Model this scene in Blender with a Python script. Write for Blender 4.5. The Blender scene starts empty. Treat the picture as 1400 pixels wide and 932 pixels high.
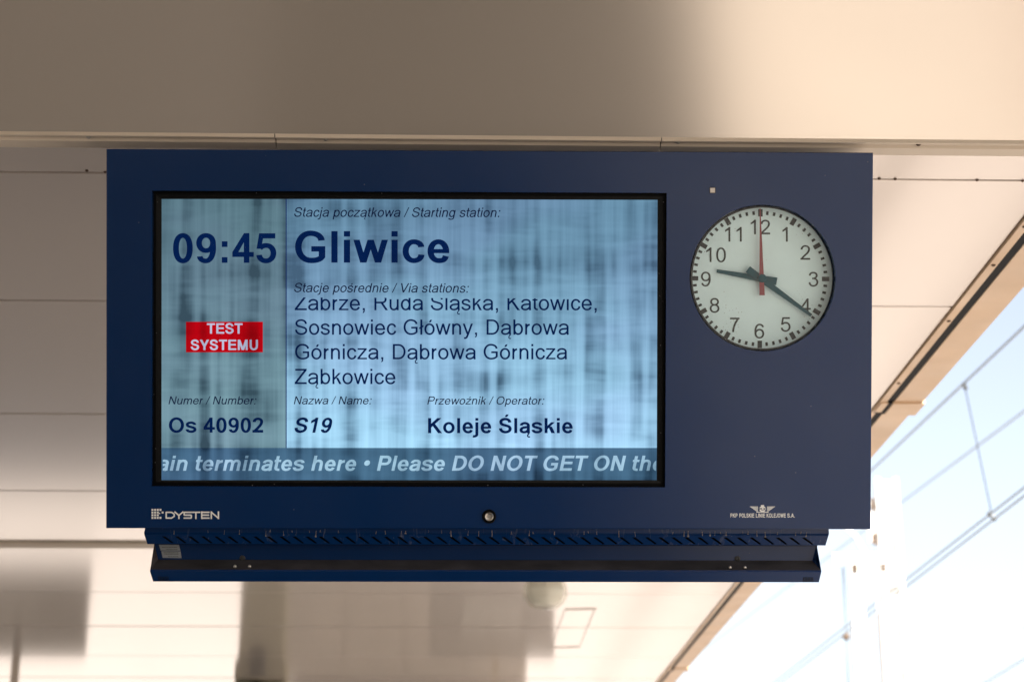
import bpy, bmesh, math, random
from mathutils import Matrix, Vector
R = math.radians
random.seed(7)
scene = bpy.context.scene
COL = scene.collection
# ---------------------------------------------------------------- camera, sky, sun, exposure
EXPO = 2.15
F_PX, HOR = 2450.0, 1250.0                       # focal length and eye-level line, in pixels of the 1400 x 932 photograph
PITCH = math.atan((HOR-466)/F_PX); CP, SP = math.cos(PITCH), math.sin(PITCH)
CAM = Vector((0, 0, 1.6))
cd = bpy.data.cameras.new('camera'); cam = bpy.data.objects.new('camera', cd); COL.objects.link(cam)
cam.location = CAM; cam.rotation_euler = (R(90)+PITCH, 0, 0)
cd.sensor_width = 36; cd.lens = 36*F_PX/1400; cd.clip_start = .05; cd.clip_end = 3000
cd.dof.use_dof = True; cd.dof.focus_distance = 3.72; cd.dof.aperture_fstop = 5.0
scene.camera = cam
SUN_EL, SUN_AZ = R(50), R(167)                    # azimuth measured from +Y clockwise seen from above: the sun stands behind the camera, to the right
w = bpy.data.worlds.new('World'); scene.world = w; w.use_nodes = True
nt = w.node_tree; bg = nt.nodes['Background']; sky = nt.nodes.new('ShaderNodeTexSky'); sky.sky_type = 'NISHITA'
sky.sun_disc = False; sky.sun_elevation = SUN_EL; sky.sun_rotation = SUN_AZ; sky.air_density = 1.0; sky.dust_density = 2.4; sky.ozone_density = 1.0
hz_ = nt.nodes.new('ShaderNodeHueSaturation'); hz_.inputs['Saturation'].default_value = .52   # paled so the bright blue does not clip to cyan
nt.links.new(sky.outputs[0], hz_.inputs['Color']); nt.links.new(hz_.outputs[0], bg.inputs[0]); bg.inputs[1].default_value = 0.06
sd = bpy.data.lights.new('sun', 'SUN'); sd.energy = 4.6; sd.angle = R(.53); sd.color = (1, .925, .84)
sun = bpy.data.objects.new('sun', sd); COL.objects.link(sun)
sv = Vector((math.sin(SUN_AZ)*math.cos(SUN_EL), math.cos(SUN_AZ)*math.cos(SUN_EL), math.sin(SUN_EL)))
sun.rotation_euler = sv.to_track_quat('Z', 'Y').to_euler(); sun.location = sv*40
vs = scene.view_settings; vs.view_transform = 'Standard'; vs.look = 'None'; vs.exposure = EXPO; vs.gamma = 1; vs.use_curve_mapping = False
scene.cycles.max_bounces = 10; scene.cycles.diffuse_bounces = 6; scene.cycles.glossy_bounces = 5; scene.cycles.transmission_bounces = 6; scene.cycles.transparent_max_bounces = 8
scene.cycles.caustics_reflective = False; scene.cycles.caustics_refractive = False; scene.cycles.use_denoising = True
EM = 1/2**EXPO                                   # what gives off light is set in screen brightness, at this exposure

# ---------------------------------------------------------------- helpers
def srgb(r, g, b):
    f = lambda c: (c/255/12.92 if c <= 10 else ((c/255+.055)/1.055)**2.4)
    return (f(r), f(g), f(b))
def material(name, color, rough=.5, metal=0, spec=.5, bump=0, bscale=200, var=0, vscale=6, coat=0, coords='Object', rvar=0, stretch=(1,1,1)):
    m = bpy.data.materials.new(name); m.use_nodes = True; nt = m.node_tree; p = nt.nodes['Principled BSDF']; N = nt.nodes.new; Lk = nt.links.new
    p.inputs['Base Color'].default_value = (*color, 1); p.inputs['Roughness'].default_value = rough; p.inputs['Metallic'].default_value = metal
    p.inputs['Specular IOR Level'].default_value = spec; p.inputs['Coat Weight'].default_value = coat; p.inputs['Coat Roughness'].default_value = .15
    tc = N('ShaderNodeTexCoord'); mp = N('ShaderNodeMapping'); mp.inputs['Scale'].default_value = stretch; Lk(tc.outputs[coords], mp.inputs[0])
    if var:
        n = N('ShaderNodeTexNoise'); n.inputs['Scale'].default_value = vscale; n.inputs['Detail'].default_value = 6; Lk(mp.outputs[0], n.inputs['Vector'])
        r = N('ShaderNodeMapRange'); r.inputs[1].default_value = .3; r.inputs[2].default_value = .7; r.inputs[3].default_value = 1-var; r.inputs[4].default_value = 1+var; Lk(n.outputs[0], r.inputs[0])
        h = N('ShaderNodeMixRGB'); h.blend_type = 'MULTIPLY'; h.inputs[0].default_value = 1; h.inputs[1].default_value = (*color, 1); Lk(r.outputs[0], h.inputs[2]); Lk(h.outputs[0], p.inputs['Base Color'])
    if rvar:
        n = N('ShaderNodeTexNoise'); n.inputs['Scale'].default_value = vscale*1.7; n.inputs['Detail'].default_value = 5; Lk(mp.outputs[0], n.inputs['Vector'])
        r = N('ShaderNodeMapRange'); r.inputs[1].default_value = .3; r.inputs[2].default_value = .7; r.inputs[3].default_value = rough-rvar; r.inputs[4].default_value = rough+rvar; Lk(n.outputs[0], r.inputs[0]); Lk(r.outputs[0], p.inputs['Roughness'])
    if bump:
        n = N('ShaderNodeTexNoise'); n.inputs['Scale'].default_value = bscale; n.inputs['Detail'].default_value = 3; Lk(mp.outputs[0], n.inputs['Vector'])
        b = N('ShaderNodeBump'); b.inputs['Strength'].default_value = bump; b.inputs['Distance'].default_value = .002; Lk(n.outputs[0], b.inputs['Height']); Lk(b.outputs[0], p.inputs['Normal'])
    return m
def thin_glass(name, tint, gl0, haze, edge=.5, rough=.05, hazecol=(.8,.85,.85)):
    """one-sheet glass: tinted, a mirror towards its edges, a veil of dust"""
    m = bpy.data.materials.new(name); m.use_nodes = True; nt = m.node_tree; N = nt.nodes.new; Lk = nt.links.new; nt.nodes.remove(nt.nodes['Principled BSDF'])
    tr = N('ShaderNodeBsdfTransparent'); tr.inputs[0].default_value = (*tint, 1); gl = N('ShaderNodeBsdfGlossy'); gl.inputs['Roughness'].default_value = rough
    lw = N('ShaderNodeLayerWeight'); lw.inputs[0].default_value = .5
    pw = N('ShaderNodeMath'); pw.operation = 'POWER'; pw.inputs[1].default_value = 4; Lk(lw.outputs['Facing'], pw.inputs[0])
    ma = N('ShaderNodeMath'); ma.operation = 'MULTIPLY_ADD'; ma.inputs[1].default_value = edge; ma.inputs[2].default_value = gl0; Lk(pw.outputs[0], ma.inputs[0])
    mx = N('ShaderNodeMixShader'); Lk(ma.outputs[0], mx.inputs[0]); Lk(tr.outputs[0], mx.inputs[1]); Lk(gl.outputs[0], mx.inputs[2])
    df = N('ShaderNodeBsdfDiffuse'); df.inputs[0].default_value = (*hazecol, 1); m2 = N('ShaderNodeMixShader'); m2.inputs[0].default_value = haze
    Lk(mx.outputs[0], m2.inputs[1]); Lk(df.outputs[0], m2.inputs[2]); Lk(m2.outputs[0], nt.nodes['Material Output'].inputs[0]); m['mix'] = m2.name
    return m
def link(name, me, parent=None, mat=None, kind=None):
    o = bpy.data.objects.new(name, me); COL.objects.link(o)
    if parent: o.parent = parent
    if mat and me: me.materials.append(mat)
    if kind: o['kind'] = kind
    return o
def mesh(name, V, F, parent=None, mat=None, smooth=False, kind=None, recalc=False):
    me = bpy.data.meshes.new(name); me.from_pydata([tuple(v) for v in V], [], F); me.update()
    if recalc:
        bm = bmesh.new(); bm.from_mesh(me); bmesh.ops.recalc_face_normals(bm, faces=bm.faces); bm.to_mesh(me); bm.free()
    if smooth: me.shade_smooth()
    return link(name, me, parent, mat, kind)
def box_vf(x0, x1, y0, y1, z0, z1):
    return [(x,y,z) for z in (z0,z1) for y in (y0,y1) for x in (x0,x1)], [(0,2,3,1),(4,5,7,6),(0,1,5,4),(2,6,7,3),(0,4,6,2),(1,3,7,5)]
def box(name, x0, x1, y0, y1, z0, z1, parent=None, mat=None, bevel=0, kind=None):
    V, F = box_vf(x0,x1,y0,y1,z0,z1); me = bpy.data.meshes.new(name); me.from_pydata(V, [], F)
    if bevel:
        bm = bmesh.new(); bm.from_mesh(me); bmesh.ops.bevel(bm, geom=bm.edges[:], offset=bevel, segments=2, affect='EDGES', profile=.6); bm.to_mesh(me); bm.free()
    return link(name, me, parent, mat, kind)
def boxes(name, lst, parent=None, mat=None, kind=None):
    V, F = [], []
    for b in lst:
        v, f = box_vf(*b); F += [tuple(i+len(V) for i in q) for q in f]; V += v
    return mesh(name, V, F, parent, mat, kind=kind)
def lathe(name, prof, parent=None, mat=None, axis='Z', n=32, loc=(0,0,0), caps=True):
    V, F = [], []
    for r, z in prof:
        for i in range(n):
            a = 2*math.pi*i/n; c, s = r*math.cos(a), r*math.sin(a)
            V.append((loc[0]+c, loc[1]+s, loc[2]+z) if axis == 'Z' else (loc[0]+c, loc[1]+z, loc[2]+s))
    for j in range(len(prof)-1):
        for i in range(n): F.append((j*n+i, j*n+(i+1)%n, (j+1)*n+(i+1)%n, (j+1)*n+i))
    if caps: F.append(tuple(range(n))[::-1]); F.append(tuple((len(prof)-1)*n+i for i in range(n)))
    o = mesh(name, V, F, parent, mat, smooth=False, recalc=True); o.data.shade_smooth() if False else None
    return o
def tube(name, pts, rad, parent=None, mat=None, n=8):
    V, F = [], []; pts = [Vector(p) for p in pts]
    for i, p in enumerate(pts):
        d = (pts[min(i+1, len(pts)-1)]-pts[max(i-1, 0)]).normalized(); u = d.cross(Vector((0,0,1)))
        if u.length < .01: u = d.cross(Vector((1,0,0)))
        u.normalize(); v = d.cross(u)
        V += [p+rad*(math.cos(2*math.pi*k/n)*u+math.sin(2*math.pi*k/n)*v) for k in range(n)]
    for i in range(len(pts)-1):
        for k in range(n): F.append((i*n+k, i*n+(k+1)%n, (i+1)*n+(k+1)%n, (i+1)*n+k))
    F += [tuple(range(n)), tuple((len(pts)-1)*n+k for k in range(n))]
    return mesh(name, V, F, parent, mat, smooth=True)
def empty(name, loc=(0,0,0), rot=(0,0,0)):
    o = bpy.data.objects.new(name, None); COL.objects.link(o); o.location = loc; o.rotation_euler = rot; o.empty_display_size = .1; return o
def tag(o, label, cat, group=None):
    o['label'] = label; o['category'] = cat
    if group: o['group'] = group
    return o
def copy_tree(o, parent=None):
    c = o.copy(); COL.objects.link(c)
    if parent: c.parent = parent
    for ch in o.children: copy_tree(ch, c)
    return c
# ---------------------------------------------------------------- lettering: a grotesque drawn from pen strokes
KAP = 0.5523
def _quart(p, q, horiz, k=0.60):
    """quarter arc p->q leaving p horizontally (or vertically)"""
    (x0, y0), (x1, y1) = p, q
    if horiz: c1 = (x0 + (x1-x0)*k, y0); c2 = (x1, y1 + (y0-y1)*k)
    else:     c1 = (x0, y0 + (y1-y0)*k); c2 = (x1 + (x0-x1)*k, y1)
    return c1, c2
def _bez(p, c1, c2, q, n=9):
    out = []
    for i in range(1, n+1):
        t = i/n; u = 1-t
        out.append((u*u*u*p[0]+3*u*u*t*c1[0]+3*u*t*t*c2[0]+t*t*t*q[0], u*u*u*p[1]+3*u*u*t*c1[1]+3*u*t*t*c2[1]+t*t*t*q[1]))
    return out
class Glyphs:
    """each glyph: (advance, [polygon strips]) in 1/2048 em"""
    def __init__(self, bold):
        self.b = bold; self.cache = {}
    def S(self, vw, hw, start, *segs, closed=False):
        pts = [start]
        for s in segs:
            p = pts[-1]
            if s[0] == 'L': pts.append((s[1], s[2]))
            elif s[0] in 'HV':
                q = (s[1], s[2]); c1, c2 = _quart(p, q, s[0] == 'H', s[3] if len(s) > 3 else 0.57); pts += _bez(p, c1, c2, q)
            else: pts += _bez(p, (s[1], s[2]), (s[3], s[4]), (s[5], s[6]))
        n = len(pts); L = []; R = []
        for i in range(n):
            a = pts[i-1] if (i > 0) else (pts[-2] if closed else pts[0]); c = pts[i+1] if i < n-1 else (pts[1] if closed else pts[-1])
            dx, dy = c[0]-a[0], c[1]-a[1]; m = math.hypot(dx, dy) or 1.0
            nx, ny = -dy/m, dx/m
            ex, ey = nx*vw/2, ny*hw/2
            L.append((pts[i][0]+ex, pts[i][1]+ey)); R.append((pts[i][0]-ex, pts[i][1]-ey))
        self.out.append([(L[i], L[i+1], R[i+1], R[i]) for i in range(n-1)])
    def B(self, x0, y0, x1, y1): self.out.append([((x0,y0),(x1,y0),(x1,y1),(x0,y1))])
    def D(self, xb, yb, xt, yt, w):                       # diagonal with flat ends; xb, xt = left x at bottom and top
        self.out.append([((xb,yb),(xb+w,yb),(xt+w,yt),(xt,yt))])
    def bowl(self, x0, x1, y0, y1, vw, hw, k=0.57):
        l, r, t, b = x0+vw/2, x1-vw/2, y1-hw/2, y0+hw/2; cx, cy = (l+r)/2, (t+b)/2
        self.S(vw, hw, (cx,t), ('H',r,cy,k), ('V',cx,b,k), ('H',l,cy,k), ('V',cx,t,k), closed=True)
    def acute(self, cx, y):
        w = 250 if self.b else 190; self.D(cx-95, y, cx+45, y+245, w)
    def ogonek(self, x):
        v = 130 if self.b else 95; self.S(v, v, (x-30, 20), ('C', x-150,-110, x-230,-200, x-190,-300), ('C', x-160,-375, x-60,-385, x+20,-345))
    def get(self, ch):
        if ch in self.cache: return self.cache[ch]
        self.out = []; B_ = self.b
        def k(r, b): return b if B_ else r
        X, C = 1062, 1466; v, h = k(194, 283), k(164, 232); V, H = k(194, 298), k(170, 250); o = 24
        adv = 1139
        base = {'ą':'a','ó':'o','ś':'s','ź':'z','Ś':'S','ł':'l','ę':'e'}.get(ch, ch)
        def rnd(x0, x1): return x0+v/2, x1-v/2
        if base == ' ': adv = 569
        elif base == '.': adv = 569; self.B(k(186,147), 0, k(186,147)+k(205,281), k(205,281))
        elif base == ',':
            adv = 569; x = k(182,142); w = k(205,285); self.B(x, 0, x+w, w); self.out.append([((x+w*.46,0),(x+w,0),(x+w*.82,-190),(x+w*.15,-290)),((x+w*.15,-290),(x+w*.0,-215),(x+w*.46,-90),(x+w*.46,0))])
        elif base == ':':
            adv = k(569,682); x = k(185,200); w = k(205,281); self.B(x,0,x+w,w); self.B(x,X-w,x+w,X)
        elif base == '/': adv = 569; self.D(0, -25, 569-k(145,200), C+25, k(145,200))
        elif base == '•':
            adv = 717; self.out.append([tuple((358+270*math.cos(a+j*.3927), 750+270*math.sin(a+j*.3927)) for j in (0,1)) + ((358,750),) for a in [i*.3927 for i in range(16)]])
        elif base in '0':
            self.bowl(k(86,82), k(1052,1050), -25, C, k(186,285), k(150,235), .62)
        elif base == '1':
            sx = k(570,500); w = k(180,281); self.B(sx, 0, sx+w, C)
            self.out.append([((sx+w*.5,C),(sx+w*.3,C-k(190,270)),(k(223,160),C-k(470,520)),(k(223,160),C-k(294,265))),((sx+w*.5,C),(sx,C-k(10,20)),(sx,C-k(300,420)),(sx+w*.3,C-k(190,270)))])
            self.out[-1] = [((sx+w*.36,C),(k(223,160),C-k(362,365)+k(45,55)),(k(223,160),C-k(362,365)-k(125,200)),(sx+w*.36,C-k(250,340)))]
        elif base == '2':
            vw, hw = k(188,285), k(155,240); l, r = k(70,60)+vw/2, k(1020,1050)-vw/2; t = C-hw/2
            self.S(vw, hw, (l+10, C*.70), ('V', (l+r)/2, t), ('H', r, C*.735), ('C', r, C*.55, l+k(560,520), C*.44, l+k(280,300), C*.27), ('C', l+150, C*.18, l+60, C*.12, l+30, k(60,70)))
            self.B(k(55,45), 0, k(1035,1060), k(173,260))
        elif base == '3':
            vw, hw = k(186,285), k(152,232); l = k(80,70)+vw/2; r1 = k(985,1000)-vw/2; r2 = k(1052,1065)-vw/2; t = C-hw/2; cx = 545; m = k(800,790)
            self.S(vw, hw, (l+15, C*.745), ('V', cx, t), ('H', r1, C*.755), ('V', cx-k(60,30), m-k(8,0)))
            self.S(vw, hw, (cx-k(120,100), m-k(0,0)), ('L', cx-10, m), ('H', r2, C*.30), ('V', cx, -25+hw/2), ('H', l, C*.28))
        elif base == '4':
            w = k(180,275); sx = k(662,600); self.B(sx, 0, sx+w, C); hb = k(165,245); y = k(350,290)
            self.B(k(26,35), y, k(1060,1090), y+hb); a = k(26,35)
            self.out.append([((a,y+hb*.6),(a+k(200,330),y+hb*.6),(sx+w*.35,C-k(310,470)),(sx+w*.35,C)), ])
            self.out[-1] = [((a,y+hb*.98),(a+k(195,300),y+hb*.98),(sx+10,C-k(300,440)),(sx+10,C))]
        elif base == '5':
            vw, hw = k(186,285), k(155,240); self.B(k(235,220), C-k(25,10)-k(170,255), k(990,1010), C-k(25,10))
            self.D(k(95,85), k(690,690), k(230,215), C-k(25,10), k(170,235))
            l, r = k(80,75)+vw/2, k(1055,1060)-vw/2; t = k(965,975)-hw/2
            self.S(vw, hw, (l+k(45,30), 715), ('C', l+130, 830, l+260, t, 570, t), ('H', r, 480), ('V', 555, -25+hw/2), ('H', l, C*.265))
        elif base in '69':
            n0 = len(self.out); vw, hw = k(184,283), k(152,232)
            self.bowl(k(95,90), k(1055,1060), -25, k(945,955), vw, hw)
            l, r = k(80,80)+vw/2, k(1025,1030)-vw/2; t = C-hw/2
            self.S(vw, hw, (r-10, C*.765), ('V', (l+r)/2+25, t), ('H', l, C*.50), ('L', l+8, C*.33))
            if base == '9': self.out[n0:] = [[tuple((1139-x, 1441-y) for x, y in q) for q in s] for s in self.out[n0:]]
        elif base == '7':
            self.B(k(95,85), C-k(25,20)-k(173,255), k(1050,1055), C-k(25,20)); w = k(190,290)
            self.S(w, w*.9, (k(940,900), C-k(110,150)), ('C', k(640,640), 990, k(430,440), 520, k(405,400), 0))
        elif base == '8':
            vw, hw = k(182,280), k(150,225); self.bowl(k(130,125), k(1005,1015), k(700,700), C, vw, hw); self.bowl(k(82,70), k(1055,1070), -25, k(700,690)+hw, vw, hw)
        elif base == 'o': adv = k(1139,1251); self.bowl(k(68,82), adv-k(70,82), -o, X+o, v, h)
        elif base in 'bdpqg':
            adv = k(1139,1251); st = k(134,147); x0, x1 = (st-k(2,2), adv-k(70,85)); 
            if base in 'dqg': x0, x1 = adv-x1, adv-x0
            l, r = rnd(x0, x1); cx = (l+r)/2; cy = X/2; t, b_ = X+o-h/2, -o+h/2
            self.bowl(x0, x1, -o, X+o, v, h)
            sx = st if base in 'bp' else adv-st-v
            if base in 'bd': self.B(sx, 0, sx+v, C)
            elif base in 'pq': self.B(sx, -407, sx+v, X)
            else:
                sx += v/2; self.S(v, h, (sx, X), ('L', sx, -60), ('C', sx, -330, cx+140, -431+h/2, cx-20, -431+h/2), ('H', l+15, -190))
        elif base == 'c':
            adv = k(1024,1139); l, r = rnd(k(80,82), adv-k(35,60)); cx = (l+r)/2+10; t, b_ = X+o-h/2, -o+h/2
            self.S(v, h, (r-10, X*.68), ('V', cx, t), ('H', l, X/2), ('V', cx, b_), ('H', r, X*.35))
        elif base == 'e':
            l, r = rnd(k(75,75), adv-k(80,75)); cx = (l+r)/2; t, b_ = X+o-h/2, -o+h/2
            self.S(v, h, (r, X*.46), ('L', r, X*.49), ('V', cx, t), ('H', l, X*.5), ('V', cx+15, b_), ('C', cx+230, b_, r-60, X*.13, r-k(0,15), X*.29))
            self.B(l, X*.425-k(0,12), r+v/2*.98, X*.425+k(150,180))
        elif base == 'a':
            l, r = rnd(k(74,70), adv-k(105,95)); cx = (l+r)/2; t, b_ = X+o-h/2, -o+h/2
            self.S(v, h, (l+25, X*.70), ('V', cx+10, t), ('H', r, X*.70), ('L', r, X*.26), ('C', r, X*.12, r+20, X*.05, r+45, 0))
            self.S(v, h, (r, X*.575), ('C', r-160, X*.52, l+300, X*.545, l+180, X*.485), ('C', l+60, X*.43, l, X*.37, l, X*.265), ('V', cx-65, b_), ('C', cx+150, b_, r, X*.20, r, X*.42))
        elif base == 's':
            adv = k(1024,1139); l, r = rnd(k(63,55), adv-k(70,60)); cx = (l+r)/2; t, b_ = X+o-h/2, -o+h/2
            self.S(v, h, (r-20, X*.71), ('V', cx, t), ('H', l+22, X*.745), ('C', l+22, X*.56, cx-150, X*.565, cx, X*.515), ('C', cx+170, X*.46, r, X*.45, r, X*.28), ('V', cx, b_), ('H', l, X*.31))
        elif base in 'nhmur':
            st = k(134,142)
            if base in 'nh':
                adv = k(1139,1251); r = adv-st-v/2; l = st+v/2; cx = (l+r)/2+30; t = X+o-h/2
                self.B(st, 0, st+v, X if base == 'n' else C); self.S(v, h, (l, X*.55), ('V', cx, t), ('H', r, X*.62), ('L', r, 0))
            elif base == 'u':
                adv = k(1139,1251); st = k(130,138); r = adv-st-v/2; l = st+v/2; cx = (l+r)/2-30; b_ = -o+h/2
                self.B(r-v/2, 0, r+v/2, X); self.S(v, h, (r, X*.45), ('V', cx, b_), ('H', l, X*.38), ('L', l, X))
            elif base == 'm':
                adv = k(1706,1821); l = st+v/2; m = adv/2; r = adv-st-v/2; t = X+o-h/2; self.B(st, 0, st+v, X)
                self.S(v, h, (l, X*.55), ('V', (l+m)/2+25, t), ('H', m, X*.64), ('L', m, 0)); self.S(v, h, (m, X*.55), ('V', (m+r)/2+25, t), ('H', r, X*.64), ('L', r, 0))
            else:
                adv = k(682,797); l = st+v/2; self.B(st, 0, st+v, X); self.S(v, h*1.1, (l, X*.52), ('V', adv-k(90,60), X+o-h*.75))
        elif base == 't':
            adv = k(569,682); x = k(165,140); self.S(v, h, (x+v/2, C-k(60,45)), ('L', x+v/2, X*.27), ('V', adv-k(60,90), k(-12,-20)+h/2), ('L', adv-k(15,25), k(-4,-8)+h/2))
            self.B(k(36,35), X-k(140,215), adv-k(38,35), X)
        elif base == 'f': adv = k(569,682); self.B(160, 0, 160+v, X)
        elif base in 'ilj':
            adv = k(455,569) if base != 'l' else k(455,569); x = k(134,147)
            if base == 'l': self.B(x-k(3,0), 0, x+v, C)
            elif base == 'i': self.B(x, 0, x+v, X); self.B(x, C-k(205,255), x+v, C)
            else: self.B(x, C-k(205,255), x+v, C); self.S(v, h, (x+v/2, X), ('L', x+v/2, -120), ('V', k(-40,-20), -431+h/2), ('L', k(-100,-90), -431+h/2+15))
        elif base == 'k':
            adv = k(1024,1139); x = k(134,140); self.B(x, 0, x+v, C); w = k(225,350); self.out.append([((x+v*.5,k(545,600)),(x+v*.5,k(300,250)),(adv-k(310,390)+w,X),(adv-k(310,390),X))])
            self.D(adv-k(240,365), 0, x+v+k(130,70), k(620,640), k(225,345))
        elif base in 'vy':
            adv = k(1024,1139); w = k(196,298); m = adv/2
            self.D(m-w*.5, 0, k(20,12), X, w); 
            if base == 'v': self.D(m-w*.5, 0, adv-k(20,12)-w, X, w)
            else:
                self.D(m-w*.72, -130, adv-k(20,12)-w, X, w); self.S(v, h, (m-w*.25, -90), ('C', m-w*.5, -290, m-150-k(0,40), -431+h/2, m-k(370,420), -431+h/2+25))
        elif base == 'w':
            adv = k(1479,1593); w = k(186,285); e = 12; a = adv*.29; c_ = adv*.71
            self.D(a-w*.5, 0, e, X, w); self.D(a-w*.5, 0, adv/2-w*.5, X, w); self.D(c_-w*.5, 0, adv/2-w*.5, X, w); self.D(c_-w*.5, 0, adv-e-w, X, w)
        elif base == 'z':
            adv = 1024; t_ = k(148,220); self.B(k(60,50), 0, k(975,975), t_); self.B(k(75,65), X-t_, k(955,960), X); self.D(k(45,40), t_*.85, k(715,600), X-t_*.85, k(230,350))
        elif base == 'x': adv = 1024; self.D(0,0,800,X,220); self.D(800,0,0,X,220)
        elif base in 'ELTIHFPR':
            adv = {'E':1366,'L':k(1139,1251),'T':1251,'I':569,'H':1479,'F':1251,'P':1366,'R':1479}[base]; x = k(162,147)
            if base == 'T': self.B(adv/2-V/2, 0, adv/2+V/2, C); self.B(k(48,42), C-k(173,248), adv-k(48,42), C)
            else: self.B(x if base != 'I' else 569/2-V/2, 0, (x if base != 'I' else 569/2-V/2)+V, C)
            if base in 'EL': self.B(x, 0, adv-k(72,85), k(173,248))
            if base in 'EF': self.B(x, C-k(173,248), adv-k(90,100), C); self.B(x, 640, adv-k(130,150), 640+k(170,245))
            if base == 'H': self.B(x, 640, 1479-x, 640+H); self.B(1479-x-V, 0, 1479-x, C)
            if base in 'PR':
                r = (adv-k(75,70) if base == 'P' else k(1335,1350))-V/2; y1 = C-H/2; y0 = k(595,540)+H/2+(0 if base == 'P' else 60); cx = r-k(330,330)
                self.S(V, H, (x+V*.5, y1), ('L', cx, y1), ('H', r, (y0+y1)/2), ('V', cx, y0), ('L', x+V*.5, y0))
                if base == 'R': self.D(adv-k(250,390)+k(0,20), 0, k(700,560), y0+20, k(240,350))
        elif base in 'OGSDUJ':
            adv = {'O':1593,'G':1593,'S':1366,'D':1479,'U':1479,'J':k(1024,1139)}[base]
            if base == 'O': self.bowl(k(99,88), 1593-k(99,88), -25, C+25, V, H*.98)
            if base == 'G':
                l, r = k(108,92)+V/2, k(1465,1465)-V/2; cx = (l+r)/2+10; t, b_ = C+25-H/2, -25+H/2
                self.S(V, H, (r-k(15,25), C*.70), ('V', cx, t), ('H', l, C/2), ('V', cx+20, b_), ('C', cx+270, b_, r-150, C*.09, r, C*.17), ('L', r, C*.50))
                self.B(k(845,830), C*.52-k(170,248), r+V/2, C*.52)
            if base == 'S':
                l, r = k(92,75)+V/2, 1366-k(92,90)-V/2; cx = (l+r)/2; t, b_ = C+25-H/2, -25+H/2
                self.S(V, H, (r-35, C*.705), ('V', cx, t), ('H', l+35, C*.745), ('C', l+35, C*.56, cx-190, C*.56, cx, C*.515), ('C', cx+220, C*.465, r, C*.45, r, C*.28), ('V', cx+10, b_), ('H', l, C*.33))
            if base == 'D':
                x = k(162,147); r = adv-k(95,80)-V/2; cx = k(700,660); self.B(x, 0, x+V, C); self.S(V, H, (x+V/2, C-H/2), ('L', cx, C-H/2), ('H', r, C/2), ('V', cx, H/2), ('L', x+V/2, H/2))
            if base == 'U':
                x = k(160,145); self.S(V, H, (x+V/2, C), ('L', x+V/2, C*.40), ('V', adv/2, -25+H/2), ('H', adv-x-V/2, C*.40), ('L', adv-x-V/2, C))
            if base == 'J':
                r = adv-k(140,140)-V/2; self.S(V, H, (r, C), ('L', r, C*.30), ('V', adv*.42, -25+H/2), ('H', 60+V/2, C*.32))
        elif base == 'N':
            adv = 1479; x = k(156,147); self.B(x, 0, x+V*.97, C); self.B(adv-x-V*.97, 0, adv-x, C); self.D(adv-x-k(225,330), 0, x, C, k(225,330))
        elif base == 'M':
            adv = 1706; x = k(152,145); self.B(x, 0, x+V*.96, C); self.B(adv-x-V*.96, 0, adv-x, C); w = k(210,300); self.D(853-w/2, 0, x, C, w*1.15); self.D(853-w/2, 0, adv-x-w*1.15, C, w*1.15)
        elif base == 'K':
            adv = k(1366,1479); x = k(150,150); self.B(x, 0, x+V, C); self.out.append([((x+V*.5,k(740,790)),(x+V*.5,k(480,400)),(adv-k(310,460)+k(262,390),C),(adv-k(310,460),C))]); self.D(adv-k(265,385), 0, k(490,450), k(860,880), k(255,375))
        elif base in 'VA':
            adv = k(1366,1366) if base == 'V' else k(1366,1479); w = k(212,320); m = adv/2
            a, c_ = (10, adv-10-w); y0, y1 = (C, 0) if base == 'V' else (0, C)
            if base == 'V': self.D(m-w/2, 0, a, C, w); self.D(m-w/2, 0, c_, C, w)
            else: self.D(a, 0, m-w/2, C, w); self.D(c_, 0, m-w/2, C, w); self.B(adv*.26, k(445,335), adv*.74, k(445,335)+k(158,240))
        elif base == 'W':
            adv = 1933; w = k(205,300); self.D(530-w/2,0,15,C,w); self.D(530-w/2,0,966-w/2,C,w); self.D(1403-w/2,0,966-w/2,C,w); self.D(1403-w/2,0,1918-w,C,w)
        elif base == 'Y':
            adv = 1366; w = k(225,345); m = 683; self.B(m-V/2, 0, m+V/2, 620); self.D(m-w/2, 540, 8, C, w); self.D(m-w/2, 540, adv-8-w, C, w)
        elif base == 'Z':
            adv = 1251; t_ = k(173,248); self.B(k(41,43), 0, k(1200,1190), t_); self.B(k(95,80), C-t_, k(1190,1170), C); self.D(k(41,43), t_*.9, k(930,820), C-t_*.9, k(250,365))
        else: raise KeyError(ch)
        if ch in 'óśź': self.acute(adv/2+20, 1190)
        if ch == 'Ś': self.acute(adv/2+20, 1570)
        if ch in 'ąę': self.ogonek(adv-k(105,105) if ch == 'ą' else adv*.6)
        if ch == 'ł':
            x = k(134,147); self.out.append([((x-k(115,120),520),(x-k(115,120),520+k(170,230)),(x+v+k(115,120),930),(x+v+k(115,120),930-k(170,230)))])
        self.cache[ch] = (adv, self.out); return self.cache[ch]
GL = {False: Glyphs(False), True: Glyphs(True)}
def layout(s, bold=False, slant=0.0):
    """[(char, strips with x advanced)], and the left and right edge of each char"""
    x = 0.0; res = []
    for ch in s:
        adv, strips = GL[bold].get(ch)
        q = [[tuple((px+x+py*slant, py) for px, py in f) for f in st] for st in strips]
        xs = [p[0] for st in q for f in st for p in f]
        res.append((ch, q, (min(xs) if xs else x), (max(xs) if xs else x))); x += adv
    return res
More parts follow.
